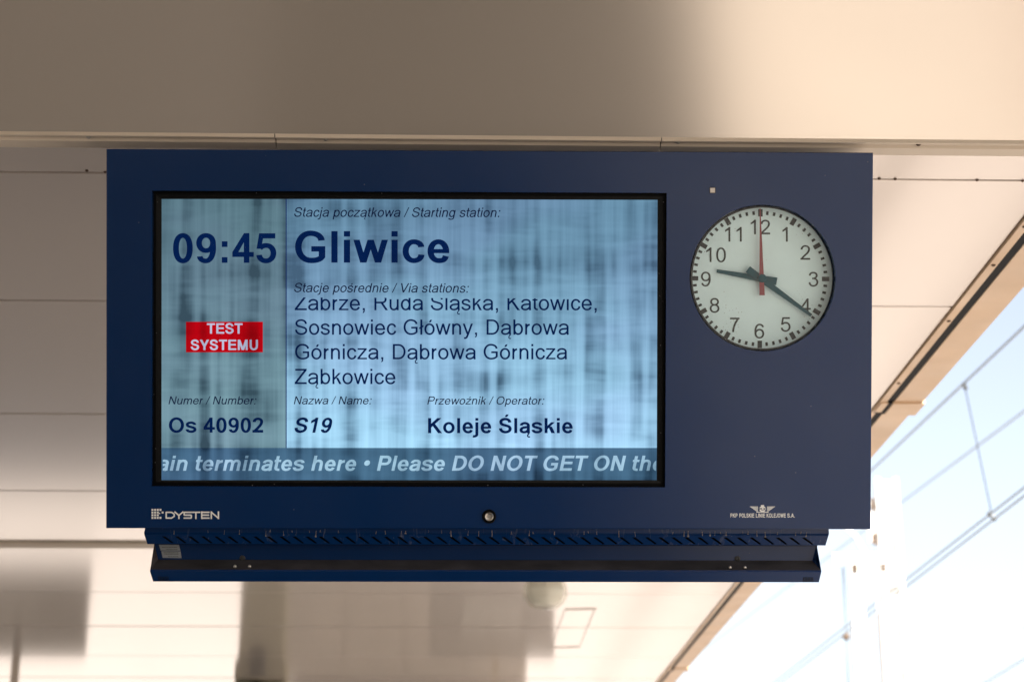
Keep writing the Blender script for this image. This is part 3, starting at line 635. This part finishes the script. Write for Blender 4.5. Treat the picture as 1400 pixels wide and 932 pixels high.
# screen: what it shows is light, mottled by the ageing of its backlight
def screen_mat(name, col, amt=1.0, top=1.0, bot=1.0):
    """col: brightness on screen; the mottle (streaks down, bands across, dark blotches) is the same field for every element"""
    m = bpy.data.materials.new(name); m.use_nodes = True; nt = m.node_tree; p = nt.nodes['Principled BSDF']; N = nt.nodes.new; Lk = nt.links.new
    p.inputs['Base Color'].default_value = (.0012,.0014,.0016,1); p.inputs['Roughness'].default_value = .42; p.inputs['Specular IOR Level'].default_value = .02
    tc = N('ShaderNodeTexCoord')
    def noise(sx, sz, detail, seed, rot=0, rough=.5):
        mp = N('ShaderNodeMapping'); mp.inputs['Scale'].default_value = (sx, 0, sz); mp.inputs['Location'].default_value = (seed, seed*.37, seed*1.7); mp.inputs['Rotation'].default_value = (0, R(rot), 0); Lk(tc.outputs['Object'], mp.inputs[0])
        n = N('ShaderNodeTexNoise'); n.inputs['Scale'].default_value = 1; n.inputs['Detail'].default_value = detail; n.inputs['Roughness'].default_value = rough; Lk(mp.outputs[0], n.inputs['Vector']); return n.outputs[0]
    def rng(s, a, b, c, d):
        r = N('ShaderNodeMapRange'); r.interpolation_type = 'SMOOTHSTEP'; r.inputs[1].default_value = a; r.inputs[2].default_value = b; r.inputs[3].default_value = c; r.inputs[4].default_value = d; Lk(s, r.inputs[0]); return r.outputs[0]
    def op(o, a_, b_):
        k = N('ShaderNodeMath'); k.operation = o
        for i, s in enumerate((a_, b_)):
            if isinstance(s, (int, float)): k.inputs[i].default_value = s
            else: Lk(s, k.inputs[i])
        return k.outputs[0]
    streak = rng(noise(33, 1.3, 1, 3.1), .34, .66, 0, 1)                 # broad pale bars
    fine = rng(noise(150, 4, 2, 9.7), .3, .7, 0, 1)
    hair = rng(noise(520, 12, 1, 5.2), .3, .7, 0, 1)
    band = rng(noise(2.2, 13, 1, 1.9, rot=-1), .42, .75, 0, 1)            # horizontal shade bands
    blot = rng(noise(20, 9, 1, 7.3), .44, .78, 0, 1)
    scr = rng(noise(4, 70, 2, 4.4, rot=14), .5, .8, 0, 1)             # slanting wipe marks
    d1 = op('MULTIPLY', band, op('SUBTRACT', 1.0, op('MULTIPLY', streak, .75)))
    d2 = op('MULTIPLY', blot, op('SUBTRACT', 1.0, op('MULTIPLY', streak, .85)))
    dark = op('ADD', op('MULTIPLY', d1, .40), op('MULTIPLY', d2, .36))
    dark = op('ADD', dark, op('MULTIPLY', op('SUBTRACT', 1.0, streak), .20))
    dark = op('ADD', dark, op('MULTIPLY', op('SUBTRACT', 1.0, fine), .09))
    dark = op('ADD', dark, op('MULTIPLY', op('SUBTRACT', 1.0, hair), .03))
    dark = op('SUBTRACT', dark, op('MULTIPLY', scr, .07))
    weave = rng(noise(9, 48, 2, 14.6, rot=1), .40, .68, 0, 1)              # fine shade lines across
    dark = op('ADD', dark, op('MULTIPLY', op('MULTIPLY', weave, op('SUBTRACT', 1.0, op('MULTIPLY', streak, .6))), .17))
    sp = N('ShaderNodeSeparateXYZ'); Lk(tc.outputs['Object'], sp.inputs[0])
    # known dark patches of this panel, at their own spots
    for (bx_, bz_, rx_, rz_, k_) in BLOTS:
        ex = op('DIVIDE', op('SUBTRACT', sp.outputs[0], bx_), rx_); ez = op('DIVIDE', op('SUBTRACT', sp.outputs[2], bz_), rz_)
        q = op('ADD', op('MULTIPLY', ex, ex), op('MULTIPLY', ez, ez)); g_ = op('POWER', 2.718, op('MULTIPLY', q, -1.0))
        dark = op('ADD', dark, op('MULTIPLY', op('MULTIPLY', g_, k_), op('SUBTRACT', 1.0, op('MULTIPLY', streak, .65))))
    ver = rng(sp.outputs[2], SZ0, SZ1, bot, top)
    val = op('MULTIPLY', ver, op('SUBTRACT', 1.0, op('MULTIPLY', dark, amt)))
    val = op('MAXIMUM', val, .22)
    mx = N('ShaderNodeMixRGB'); mx.blend_type = 'MULTIPLY'; mx.inputs[0].default_value = 1; mx.inputs[1].default_value = (*col, 1)
    cb = N('ShaderNodeCombineColor'); Lk(op('POWER', val, 1.22), cb.inputs[0]); Lk(op('POWER', val, 1.10), cb.inputs[1]); Lk(val, cb.inputs[2]); Lk(cb.outputs[0], mx.inputs[2])
    hu = N('ShaderNodeMixRGB'); hu.inputs[1].default_value = (*col, 1); hu.inputs[2].default_value = (col[0]*1.04, col[1]*.96, col[2]*1.02, 1); Lk(rng(noise(3.2, 5, 2, 21.3), .38, .66, 0, 1), hu.inputs[0]); Lk(hu.outputs[0], mx.inputs[1])
    Lk(mx.outputs[0], p.inputs['Emission Color']); p.inputs['Emission Strength'].default_value = EM
    return m
SN = -.0140
SZ0, SZ1 = L(560, 654, SN)[1], L(560, 273, SN)[1]
BLOTS = [(*L(x, y, SN), rx*PXM, rz*PXM, k) for x, y, rx, rz, k in ((705,356,18,22,.22),(728,352,12,16,.25),(760,358,18,16,.25),(790,352,20,16,.25),(835,356,16,12,.3),(885,350,14,20,.4),(372,556,16,26,.35),(880,520,16,30,.25),(240,410,18,40,.2),(560,300,60,14,.12),(600,355,120,12,.12),(480,548,30,22,.2),(230,300,16,40,.15),(720,425,40,30,.12),(330,370,60,20,.12),(880,430,14,60,.12),(715,555,40,18,.15))]
scr = quad_px('screen', ((221.5,272.6),(898.6,273.8),(897.6,655.2),(221.2,654.6)), SN, DISP, M['bezel'], thick=.002)
YT, YB, XS = 612.0, 656, 391.2
quad_px('main_field', ((391.9,272.2),(899.0,273.4),(898.0,YT),(391.9,YT)), SN+.0004, scr, screen_mat('screen_pale_blue', srgb(162,212,242), .88, .52, 1.24))
quad_px('side_field', ((221.0,272.2),(390.6,272.2),(390.6,YT),(220.8,YT)), SN+.0004, scr, screen_mat('screen_grey_green', srgb(134,172,184), .95, .58, .98))
quad_px('divider', ((390.6,272.2),(391.9,272.2),(391.9,YT),(390.6,YT)), SN+.0004, scr, screen_mat('screen_navy', srgb(14,40,100), .3))
quad_px('ticker_field', ((220.8,YT),(898.0,YT),(897.8,656),(220.8,656)), SN+.0004, scr, screen_mat('screen_slate', srgb(78,118,148), .9, .8, 1))
quad_px('notice_box', ((254.2,439.8),(359.4,439.8),(359.4,481.5),(254.2,481.5)), SN+.0008, scr, screen_mat('screen_red', srgb(200,2,18), .5, .95, 1))
navy = screen_mat('screen_navy_text', srgb(0,30,78), .35); navy2 = screen_mat('screen_dark_text', srgb(8,22,58), .35)
white = screen_mat('screen_white_text', srgb(205,210,235), .45, .9, 1); tick = screen_mat('screen_ticker_text', srgb(176,216,238), .8, .8, 1)

def text(name, s, x0, x1, base, cap, mat, n, parent, bold=False, slant=0.0, fit=None, clip=None, base1=None):
    """one line of lettering whose ink runs from x0 to x1 (of the characters fit[0]..fit[1]), baseline at base, capitals cap high"""
    lay = layout(s, bold, slant); a, b = fit or (0, len(s)-1); u0, u1 = lay[a][2], lay[b][3]
    V, F = [], []
    for i, (ch, q, _, _) in enumerate(lay):
        for j, st in enumerate(q):
            for f in st:
                b0 = len(V)
                for px, py in f:
                    X_ = x0+(px-u0)*(x1-x0)/(u1-u0); Y_ = base-py/1466*cap+((base1-base)*(X_-x0)/(x1-x0) if base1 else 0)
                    lx_, lz_ = L(X_, Y_, n); V.append((lx_, -n-.00003*(j+1), lz_))
                F.append(tuple(range(b0, len(V))))
    me = bpy.data.meshes.new(name); me.from_pydata(V, [], F)
    if clip:
        bm = bmesh.new(); bm.from_mesh(me)
        for co, no in clip: bmesh.ops.bisect_plane(bm, geom=bm.verts[:]+bm.edges[:]+bm.faces[:], plane_co=co, plane_no=no, clear_outer=True)
        bm.to_mesh(me); bm.free()
    return link(name, me, parent, mat)
TN = SN+.0009
T = lambda s, x0, x1, b, c, mat=navy, **k: text('lettering', s, x0, x1, b, c, mat, k.pop('n', TN), scr, **k)
SL = .2126
T('Stacja początkowa / Starting station:', 402.2, 684.2, 296.4, 12.9, navy2, slant=SL, base1=296.9)
T('09:45', 236.6, 377.8, 359.3, 40.6, bold=True)
T('Gliwice', 403.4, 614.2, 359.0, 43.0, bold=True)
T('Stacje pośrednie / Via stations:', 402.2, 641.2, 399.3, 12.6, navy2, slant=SL, base1=400)
T('Zabrze, Ruda Śląska, Katowice,', 402.9, 815.8, 424.0, 20.8, clip=[((0,0,L(600,407.3,TN)[1]), (0,0,1))])
T('Sosnowiec Główny, Dąbrowa', 403.4, 777.9, 457.4, 20.8)
T('Górnicza, Dąbrowa Górnicza', 403.4, 775.4, 491.0, 20.8)
T('Ząbkowice', 402.9, 540.6, 524.8, 20.8)
T('TEST', 282.9, 331.7, 456.0, 14.2, white, bold=True, n=SN+.0012)
T('SYSTEMU', 260.8, 352.6, 478.4, 14.2, white, bold=True, n=SN+.0012)
T('Numer / Number:', 230.4, 350.7, 552.4, 10.9, navy2, slant=SL)
T('Os 40902', 230.9, 359.9, 591.1, 20.6, bold=True)
T('Nazwa / Name:', 401.7, 508.3, 552.4, 10.9, navy2, slant=SL)
T('S19', 402.7, 454.3, 591.2, 20.6, bold=True, slant=SL)
T('Przewoźnik / Operator:', 584.2, 744.3, 552.7, 10.9, navy2, slant=SL)
T('Koleje Śląskie', 585.2, 782.9, 591.8, 20.6, bold=True)
TK = 'ain terminates here • Please DO NOT GET ON the'
T(TK, 267.5, 856.0, 643.1, 20.6, tick, bold=True, slant=SL, fit=(4, TK.index('ON ')+1), clip=[((L(222.6,630,TN)[0],0,0), (-1,0,0)), ((L(897.0,630,TN)[0],0,0), (1,0,0))])
print('screen done')

# ---------------------------------------------------------------- clock
CN = -.038
M['dial'] = material('clock_dial_white', (.86,.93,.96), rough=.5, var=.04, vscale=12)
M['ink'] = material('clock_black', (.018,.018,.017), rough=.6, spec=.2); M['hand'] = material('clock_hand_black', (.001,.06,.08), rough=.5, spec=.1); M['red'] = material('clock_red', (.26,.012,.02), rough=.5)
dc = Vector(P3(1039.2, 380.9, CN)); u = PXM*(1+.038/3.76)
clk = lathe('clock_dial', [(.0, .006), (.172, .006), (.172, 0), (.0, 0)], DISP, M['dial'], axis='Y', n=96, loc=(dc.x, dc.y, dc.z))
for k in range(60):
    a = math.pi/2-2*math.pi*k/60; big = k % 5 == 0
    r0, r1, hw = ((85.0, 95.0, 3.0) if big else (87.6, 92.6, 1.65)); c, s = math.cos(a), math.sin(a)
    V = [(dc.x+u*(r*c-t_*s), dc.y-off, dc.z+u*(r*s+t_*c)) for off in (.0004, .0009) for r, t_ in ((r0,-hw),(r1,-hw),(r1,hw),(r0,hw))]
    mesh('hour_mark' if big else 'minute_mark', V, [(0,1,2,3),(4,7,6,5),(0,4,5,1),(1,5,6,2),(2,6,7,3),(3,7,4,0)], clk, M['ink'], recalc=True)
for s, x, y in (('12',1039.6,310.5),('1',1073.4,320.5),('2',1101.0,345.2),('3',1112.2,381.6),('4',1101.4,418),('5',1074.2,443.2),('6',1038.2,452.4),('7',1004.6,443.8),('8',977,417.3),('9',965,381.4),('10',979,348.4),('11',1002.7,320.4)):
    lay = layout(s); wu = (lay[-1][3]-lay[0][2])/1466*20.0
    text('numeral', s, x-wu/2, x+wu/2, y+9.9, 19.9, M['ink'], CN+.0006, clk)
def hand(name, pts, n, mat, th=.0012): return quad_px(name, pts, n, clk_root, mat, thick=th)
clk_root = DISP
def bar(x0, y0, w0, x1, y1, w1):
    dx, dy = x1-x0, y1-y0; m_ = math.hypot(dx, dy); nx, ny = -dy/m_, dx/m_
    return [(x0+nx*w0, y0+ny*w0), (x1+nx*w1, y1+ny*w1), (x1-nx*w1, y1-ny*w1), (x0-nx*w0, y0-ny*w0)]
hand('hour_hand', bar(1062.0,384.6,5.2, 980.0,370.4,2.3), CN+.008, M['hand'])
hand('minute_hand', bar(1022.5,368.0,5.0, 1109.3,431.2,2.1), CN+.0115, M['hand'])
hand('second_hand', [(1038.7,284.6),(1039.7,284.6),(1045.6,403.6),(1038.2,403.6)], CN+.015, M['red'])
lathe('hub', [(.009,.017),(.009,.0),(.007,-.0015)], DISP, M['hand'], axis='Y', n=24, loc=(P3(1040.6,380.6,CN)[0], dc.y-.0165, P3(1040.6,380.6,CN)[2]))
glm = thin_glass('clock_glass', (.86,.95,.95), .025, .02); nt = glm.node_tree; m2 = nt.nodes[glm['mix']]
nz = nt.nodes.new('ShaderNodeTexVoronoi'); nz.inputs['Scale'].default_value = 170; tcn = nt.nodes.new('ShaderNodeTexCoord'); nt.links.new(tcn.outputs['Object'], nz.inputs['Vector'])
r1 = nt.nodes.new('ShaderNodeMapRange'); r1.inputs[1].default_value = .10; r1.inputs[2].default_value = .2; r1.inputs[3].default_value = .7; r1.inputs[4].default_value = 0; nt.links.new(nz.outputs['Distance'], r1.inputs[0])
n3 = nt.nodes.new('ShaderNodeTexNoise'); n3.inputs['Scale'].default_value = 17; nt.links.new(tcn.outputs['Object'], n3.inputs['Vector']); r4 = nt.nodes.new('ShaderNodeMapRange'); r4.inputs[1].default_value = .57; r4.inputs[2].default_value = .7; nt.links.new(n3.outputs[0], r4.inputs[0])
mm = nt.nodes.new('ShaderNodeMath'); mm.operation = 'MULTIPLY'; nt.links.new(r1.outputs[0], mm.inputs[0]); nt.links.new(r4.outputs[0], mm.inputs[1])
ma = nt.nodes.new('ShaderNodeMath'); ma.operation = 'ADD'; ma.inputs[1].default_value = .018; nt.links.new(mm.outputs[0], ma.inputs[0]); ma.use_clamp = True; nt.links.new(ma.outputs[0], m2.inputs[0])
cg = Vector(P3(1042.7, 380.1, -.017)); mesh('clock_glass', [cg+Vector((.1525*math.cos(2*math.pi*k/64), 0, .1525*math.sin(2*math.pi*k/64))) for k in range(64)], [tuple(range(64))], DISP, glm)
lathe('clock_ring', [(.1545,.004),(.1545,.0),(.1490,.0),(.1490,.004)], DISP, M['bezel2'], axis='Y', n=80, loc=Vector(P3(1042.7,380.1,-.020)), caps=False)

# ---------------------------------------------------------------- small things on the panel
ls = quad_px('light_sensor', ((970.2,256.2),(978.3,256.2),(978.3,264.2),(970.2,264.2)), .0012, DISP, M['bezel'], thick=.0012)
quad_px('lens', ((971,257),(977.6,257),(977.6,263.5),(971,263.5)), .0018, ls, material('sensor_lens', (.62,.58,.53), rough=.3), thick=.0006)
kc = Vector(P3(668.8, 705.6, 0))
lk = lathe('key_lock', [(.0145,0),(.0145,-.003),(.0125,-.0055),(.0095,-.0055),(.0095,-.001)], DISP, M['bezel'], axis='Y', n=32, loc=kc)
lathe('barrel', [(.0092,-.0012),(.0092,-.0048),(.0080,-.0058),(.0068,-.0052),(.0060,-.0028),(.004,-.0026)], lk, M['screw'], axis='Y', n=32, loc=kc)
# maker's mark: a grid of small squares and wide letters
SQ = 3.25; lg = empty('maker_logo'); lg.parent = DISP
V, F = [], []
def addq(x0, y0, x1, y1, n=.0003):
    b_ = len(V); V.extend([P3(x0,y0,n), P3(x1,y0,n), P3(x1,y1,n), P3(x0,y1,n)]); F.append((b_, b_+1, b_+2, b_+3))
for r_ in range(4):
    for c_ in range(4):
        if (r_, c_) in ((1,3),(2,3)): continue
        x0, y0 = 207.1+c_*3.62, 695.2+r_*3.62; addq(x0, y0, x0+2.7, y0+2.7)
addq(221.0, 698.9, 223.6, 701.5); addq(217.2,700.6,219.0,702.2)
mesh('logo_grid', V, F, lg, M['logo'])
wl = {'D': [((0,.09),(0,.91)), ((0,.91),(.62,.91),(.93,.66),(.93,.34),(.62,.09),(0,.09))], 'Y': [((.02,.98),(.5,.46),(.98,.98)), ((.5,.5),(.5,0))], 'S': [((.97,.91),(.1,.91),(.05,.86),(.05,.56),(.1,.51),(.88,.51),(.94,.46),(.94,.14),(.88,.09),(.02,.09))],
      'T': [((0,.91),(1,.91)), ((.5,.91),(.5,0))], 'E': [((.97,.91),(.06,.91)),((.06,1),(.06,0)),((.06,.51),(.92,.51)),((.06,.09),(.97,.09))], 'N': [((.06,0),(.06,1)),((.06,.93),(.94,.07)),((.94,0),(.94,1))]}
V, F = [], []; cnt = 0
for ch, x0, x1 in (('D',227.2,239.0),('Y',238.6,250.6),('S',251.2,262.2),('T',262.0,273.6),('E',275.2,286.4),('N',288.2,299.3)):
    for st in wl[ch]:
        pts = [(x0+p[0]*(x1-x0), 708.6-p[1]*9.6) for p in st]
        for i in range(len(pts)-1):
            (ax, ay), (bx_, by) = pts[i], pts[i+1]; dx, dy = bx_-ax, by-ay; m_ = math.hypot(dx, dy); e = .45; hw = .98
            ax, ay, bx_, by = ax-dx/m_*e, ay-dy/m_*e, bx_+dx/m_*e, by+dy/m_*e; nx, ny = -dy/m_*hw, dx/m_*hw; cnt += 1; n = .0003+.00002*(cnt % 9)
            b_ = len(V); V += [P3(ax+nx,ay+ny,n), P3(bx_+nx,by+ny,n), P3(bx_-nx,by-ny,n), P3(ax-nx,ay-ny,n)]; F.append((b_, b_+1, b_+2, b_+3))
mesh('logo_lettering', V, F, lg, M['logo'])
og = empty('operator_logo'); og.parent = DISP
for s_, xa_, xb_ in (('PKP',998.6,1008.3),('POLSKIE',1010.9,1031.2),('LINIE',1033.4,1046.1),('KOLEJOWE',1048.1,1074.3),('S.A.',1076.4,1086.6)): text('logo_lettering', s_, xa_, xb_, 707.0, 5.6, M['logo'], .0003, og, bold=True)
# winged emblem
V, F = [], []
def poly(pts, n=.0003):
    b_ = len(V); V.extend(P3(x, y, n) for x, y in pts); F.append(tuple(range(b_, b_+len(pts))))
cx_ = 1042.5
for s in (-1, 1):
    for k in range(5):
        y0 = 691.9+k*1.55; xo = 17.6-k*2.1
        poly([(cx_+s*xo, y0), (cx_+s*6.2, y0+.2+k*.1), (cx_+s*6.0, y0+1.15+k*.1), (cx_+s*(xo-1.7), y0+1.15)])
poly([(cx_+4.6*math.cos(t_*math.pi/10), 695.4+4.3*math.sin(t_*math.pi/10)) for t_ in range(20)])
poly([(cx_-2.4,689.9),(cx_+2.4,689.9),(cx_+1.7,691.6),(cx_-1.7,691.6)], .00035); poly([(cx_-8.6,699.2),(cx_+8.6,699.2),(cx_+8.2,700.1),(cx_-8.2,700.1)])
mesh('winged_emblem', V, F, og, M['logo'])
text('emblem_lettering', 'PLK', cx_-4.8, cx_+4.8, 697.3, 3.6, M['blue'], .0008, og, bold=True)

# ---------------------------------------------------------------- underside: slotted cowl, recess, dusty ledge, valance
def strip(name, rows, parent, mat, caps=None, slots=None):
    """a folded sheet: each row is (xl, yl, xr, yr, n)"""
    V, F = [], []
    for xl, yl, xr, yr, n in rows: V += [P3(xl, yl, n), P3(xr, yr, n)]
    for i in range(len(rows)-1): F.append((2*i, 2*i+2, 2*i+3, 2*i+1))
    return mesh(name, V, F, parent, mat)
cw = strip('vent_cowl', [(199,719,1133,721,-.024), (197.0,727.5,1133.4,729,-.024), (197.3,730.3,1132.6,732.2,-.022)], DISP, M['bluestain'])
# slotted face, built as rings of four faces round each slot
yl, yr = 730.3, 732.2; n0, n1 = -.022, -.032
def cy(x, t): return (yl+(yr-yl)*(x-197)/936)+t*(13.0)
def cn(t): return n0+(n1-n0)*t
V, F, VS, FS = [], [], [], []
def pv(x, t, back=0): q_ = P3(x, cy(x, t), cn(t)); return (q_[0], q_[1]+back, q_[2])
NS = 50; x_s = 221.0; pit = (1096-221.0)/49
edges = [x_s-5.5+pit*k for k in range(NS+1)]
def face(*v):
    b_ = len(V); V.extend(v); F.append(tuple(range(b_, b_+len(v))))
sh_ = 13.5
for k in range(NS):
    xa, xb = edges[k], edges[k+1]; s0 = xa+5.5; ta, tb = .19, .86; wd_ = 4.8
    P = [(xa,0),(xb,0),(xb+sh_-2,1),(xa+sh_-2,1)]; Q = [(s0,ta),(s0+wd_,ta-.02),(s0+13.6+wd_*.6,tb),(s0+13.6,tb+.05)]
    for i in range(4): j = (i+1)%4; face(pv(*P[i]), pv(*P[j]), pv(*Q[j]), pv(*Q[i]))
    for i in range(4): j = (i+1)%4; face(pv(*Q[i]), pv(*Q[j]), pv(*Q[j], .003), pv(*Q[i], .003))
face(pv(197.3,0), pv(edges[0],0), pv(edges[0]+sh_-2,1), pv(201.5,1)); face(pv(edges[-1],0), pv(1132.6,0), pv(1128.6,1), pv(edges[-1]+sh_-2,1))
face(pv(201.5,1), pv(1128.6,1), pv(1128.6,1,.07), pv(201.5,1,.07))
mesh('slotted_strip', V, F, cw, M['bluestain'], recalc=False)
quad_px('slot_shade_sheet', ((215,728),(1118,730),(1116,746),(217,744)), -.050, cw, M['bezel'])  # black sheet stands in for the shade inside the slots
# sides of the cowl
for xs in ((199,197,197.3,201.5,719,727.5,730.3,743.3), (1133,1133.4,1132.6,1128.6,721,729,732.2,745.2)):
    pts = [P3(xs[0],xs[4],-.024), P3(xs[1],xs[5],-.024), P3(xs[2],xs[6],-.022), P3(xs[3],xs[7],-.032)]
    V = pts+[(p[0], .19, p[2]) for p in pts]; mesh('cowl_end', V, [(0,1,5,4),(1,2,6,5),(2,3,7,6)], cw, M['blue'])
# recess wall
rw = strip('recess_wall', [(211,742,1116.5,743.5,-.075), (216,764.6,1110.8,765.9,-.075)], DISP, M['blue'])
# ledge sloping forward
lg_ = strip('ledge', [(216,764.5,1110.8,765.8,-.075), (205.4,778.0,1122.8,779.2,-.030)], DISP, M['dusty'])
va = strip('valance', [(205.4,777.9,1122.8,779.1,-.030), (205.1,780.5,1122.9,781.4,-.028), (209.3,794.3,1119.6,795.4,-.030)], DISP, M['blue'])
bt = [P3(209.3,794.3,-.030), P3(1119.6,795.4,-.030)]; mesh('valance_base', [bt[0], bt[1], (bt[1][0],.19,bt[1][2]), (bt[0][0],.19,bt[0][2])], [(0,1,2,3)], va, M['blue'])
for pts in ([(213,742,-.075),(211.8,765,-.075),(205.4,778,-.030),(205.1,780.5,-.028),(209.3,794.3,-.030)], [(1117.5,743.5,-.075),(1116.8,766.3,-.075),(1122.8,779.2,-.030),(1122.9,781.4,-.028),(1119.6,795.4,-.030)]):
    A_ = [P3(*p) for p in pts]; V = A_+[(p[0], .19, p[2]) for p in A_]; mesh('end_plate', V, [(i, i+1, i+6, i+5) for i in range(4)], va, M['blue'])
# gusset folds at the two ends of the ledge
mesh('gusset', [P3(1116.5,743.5,-.0745), P3(1110.6,766,-.0745), P3(1122.8,779.2,-.0305)], [(0,1,2)], lg_, M['blue'])
mesh('gusset', [P3(1112.5,764.3,-.068), P3(1115.4,756.7,-.060), P3(1117.8,770.8,-.045)], [(0,1,2)], lg_, M['blue'])
mesh('gusset', [P3(211,742,-.0745), P3(216.2,764.8,-.0745), P3(205.4,778,-.0305)], [(0,1,2)], lg_, M['dusty'])
for x, y in ((321.3,773.9),(341.2,773.9),(998.2,775.4),(1018.6,775.4)):
    lathe('screw', [(.0036,.0015),(.0036,-.0005),(.0028,-.002),(.001,-.0028)], lg_, M['screw'], axis='Y', n=14, loc=P3(x, y, -.040))
for x, y in ((331.5,762.6),(1008.2,763.4)):
    lathe('hole_disc', [(.0062,.0),(.0062,-.002),(.0035,-.003),(.0035,-.001)], rw, M['black'], axis='Y', n=16, loc=P3(x, y, -.0745))  # black discs paint the dark of two holes in the wall
for x0 in (217.0, 1098.5):
    for k in range(7):
        x = x0+k*2.1; y = 790.6+(x-200)*.0012; quad_px('vent_slot', [(x-.4,y-3.1),(x+.4,y-3.1),(x+.8,y+3.0),(x-.0,y+3.0)], -.0285, va, M['bezel'], thick=.0004)
for pts, rows in ((((217.2,744.0),(244.6,744.2),(246.6,752.3),(219.6,752.0)), (.45,.8)), (((220.4,752.8),(246.9,753.1),(248.2,762.4),(222.4,762.0)), (.2,.42,.8))):
    st = quad_px('sticker', pts, -.0742, rw, material('sticker_paper', (.24,.26,.275), rough=.6) if 'sticker_paper' not in bpy.data.materials else bpy.data.materials['sticker_paper'], thick=.0004)
    (ax, ay), (bx_, by), (cx2, cy2), (dx, dy) = pts; V, F = [], []
    for r_ in rows:
        t_ = .12 if r_ < .5 else .3
        while t_ < .86:
            w2 = random.uniform(.015, .04); q = []
            for (tt, rr) in ((t_, r_-.04), (t_+w2, r_-.04), (t_+w2, r_+.05), (t_, r_+.05)):
                X_ = (ax+(bx_-ax)*tt)*(1-rr)+(dx+(cx2-dx)*tt)*rr; Y_ = (ay+(by-ay)*tt)*(1-rr)+(dy+(cy2-dy)*tt)*rr; q.append(P3(X_, Y_, -.0740))
            b_ = len(V); V += q; F.append((b_, b_+1, b_+2, b_+3)); t_ += w2+random.uniform(.008, .03)
    mesh('small_print', V, F, st, M['bezel2'])
# lime and dirt runs on the cowl
V, F = [], []
random.seed(11)
xs_ = 238.0
while xs_ < 1118:
    x = xs_; ln = random.uniform(2.5, 9); y = cy(x, 0)-5+random.uniform(-2, 0); ws = random.uniform(.3, .8); big = random.random() < .45
    for j in range(4):
        ya, yb = y+ln*j/4, y+ln*(j+1)/4; dxx = random.uniform(-.35, .35); wa = ws*(.6 if j < 3 else (1.7 if big else .8))
        def q3(X_, Y_): 
            t_ = (Y_-cy(X_, 0))/13.0; n = (-.0233 if Y_ < cy(X_, 0)-3 else -.0215) if t_ < 0 else cn(t_)+.0006
            return P3(X_, Y_, n)
        b_ = len(V); V += [q3(x-wa, ya), q3(x+wa, ya), q3(x+dxx+wa, yb), q3(x+dxx-wa, yb)]; F.append((b_, b_+1, b_+2, b_+3)); x += dxx
    xs_ += random.choice((7, 11, 15, 22, 30, 44, 6))*random.uniform(.8, 1.2)
mesh('lime_runs', V, F, cw, material('lime_deposit', (.17,.155,.145), rough=.95, var=.4, vscale=90), kind='stuff')
# hanger bracket behind, joining cabinet and canopy
for x in (-.47, .47): box('hanger', x-.03, x+.03, .15, .19, bz1-.006, bz1+.010, DISP, M['blue'])
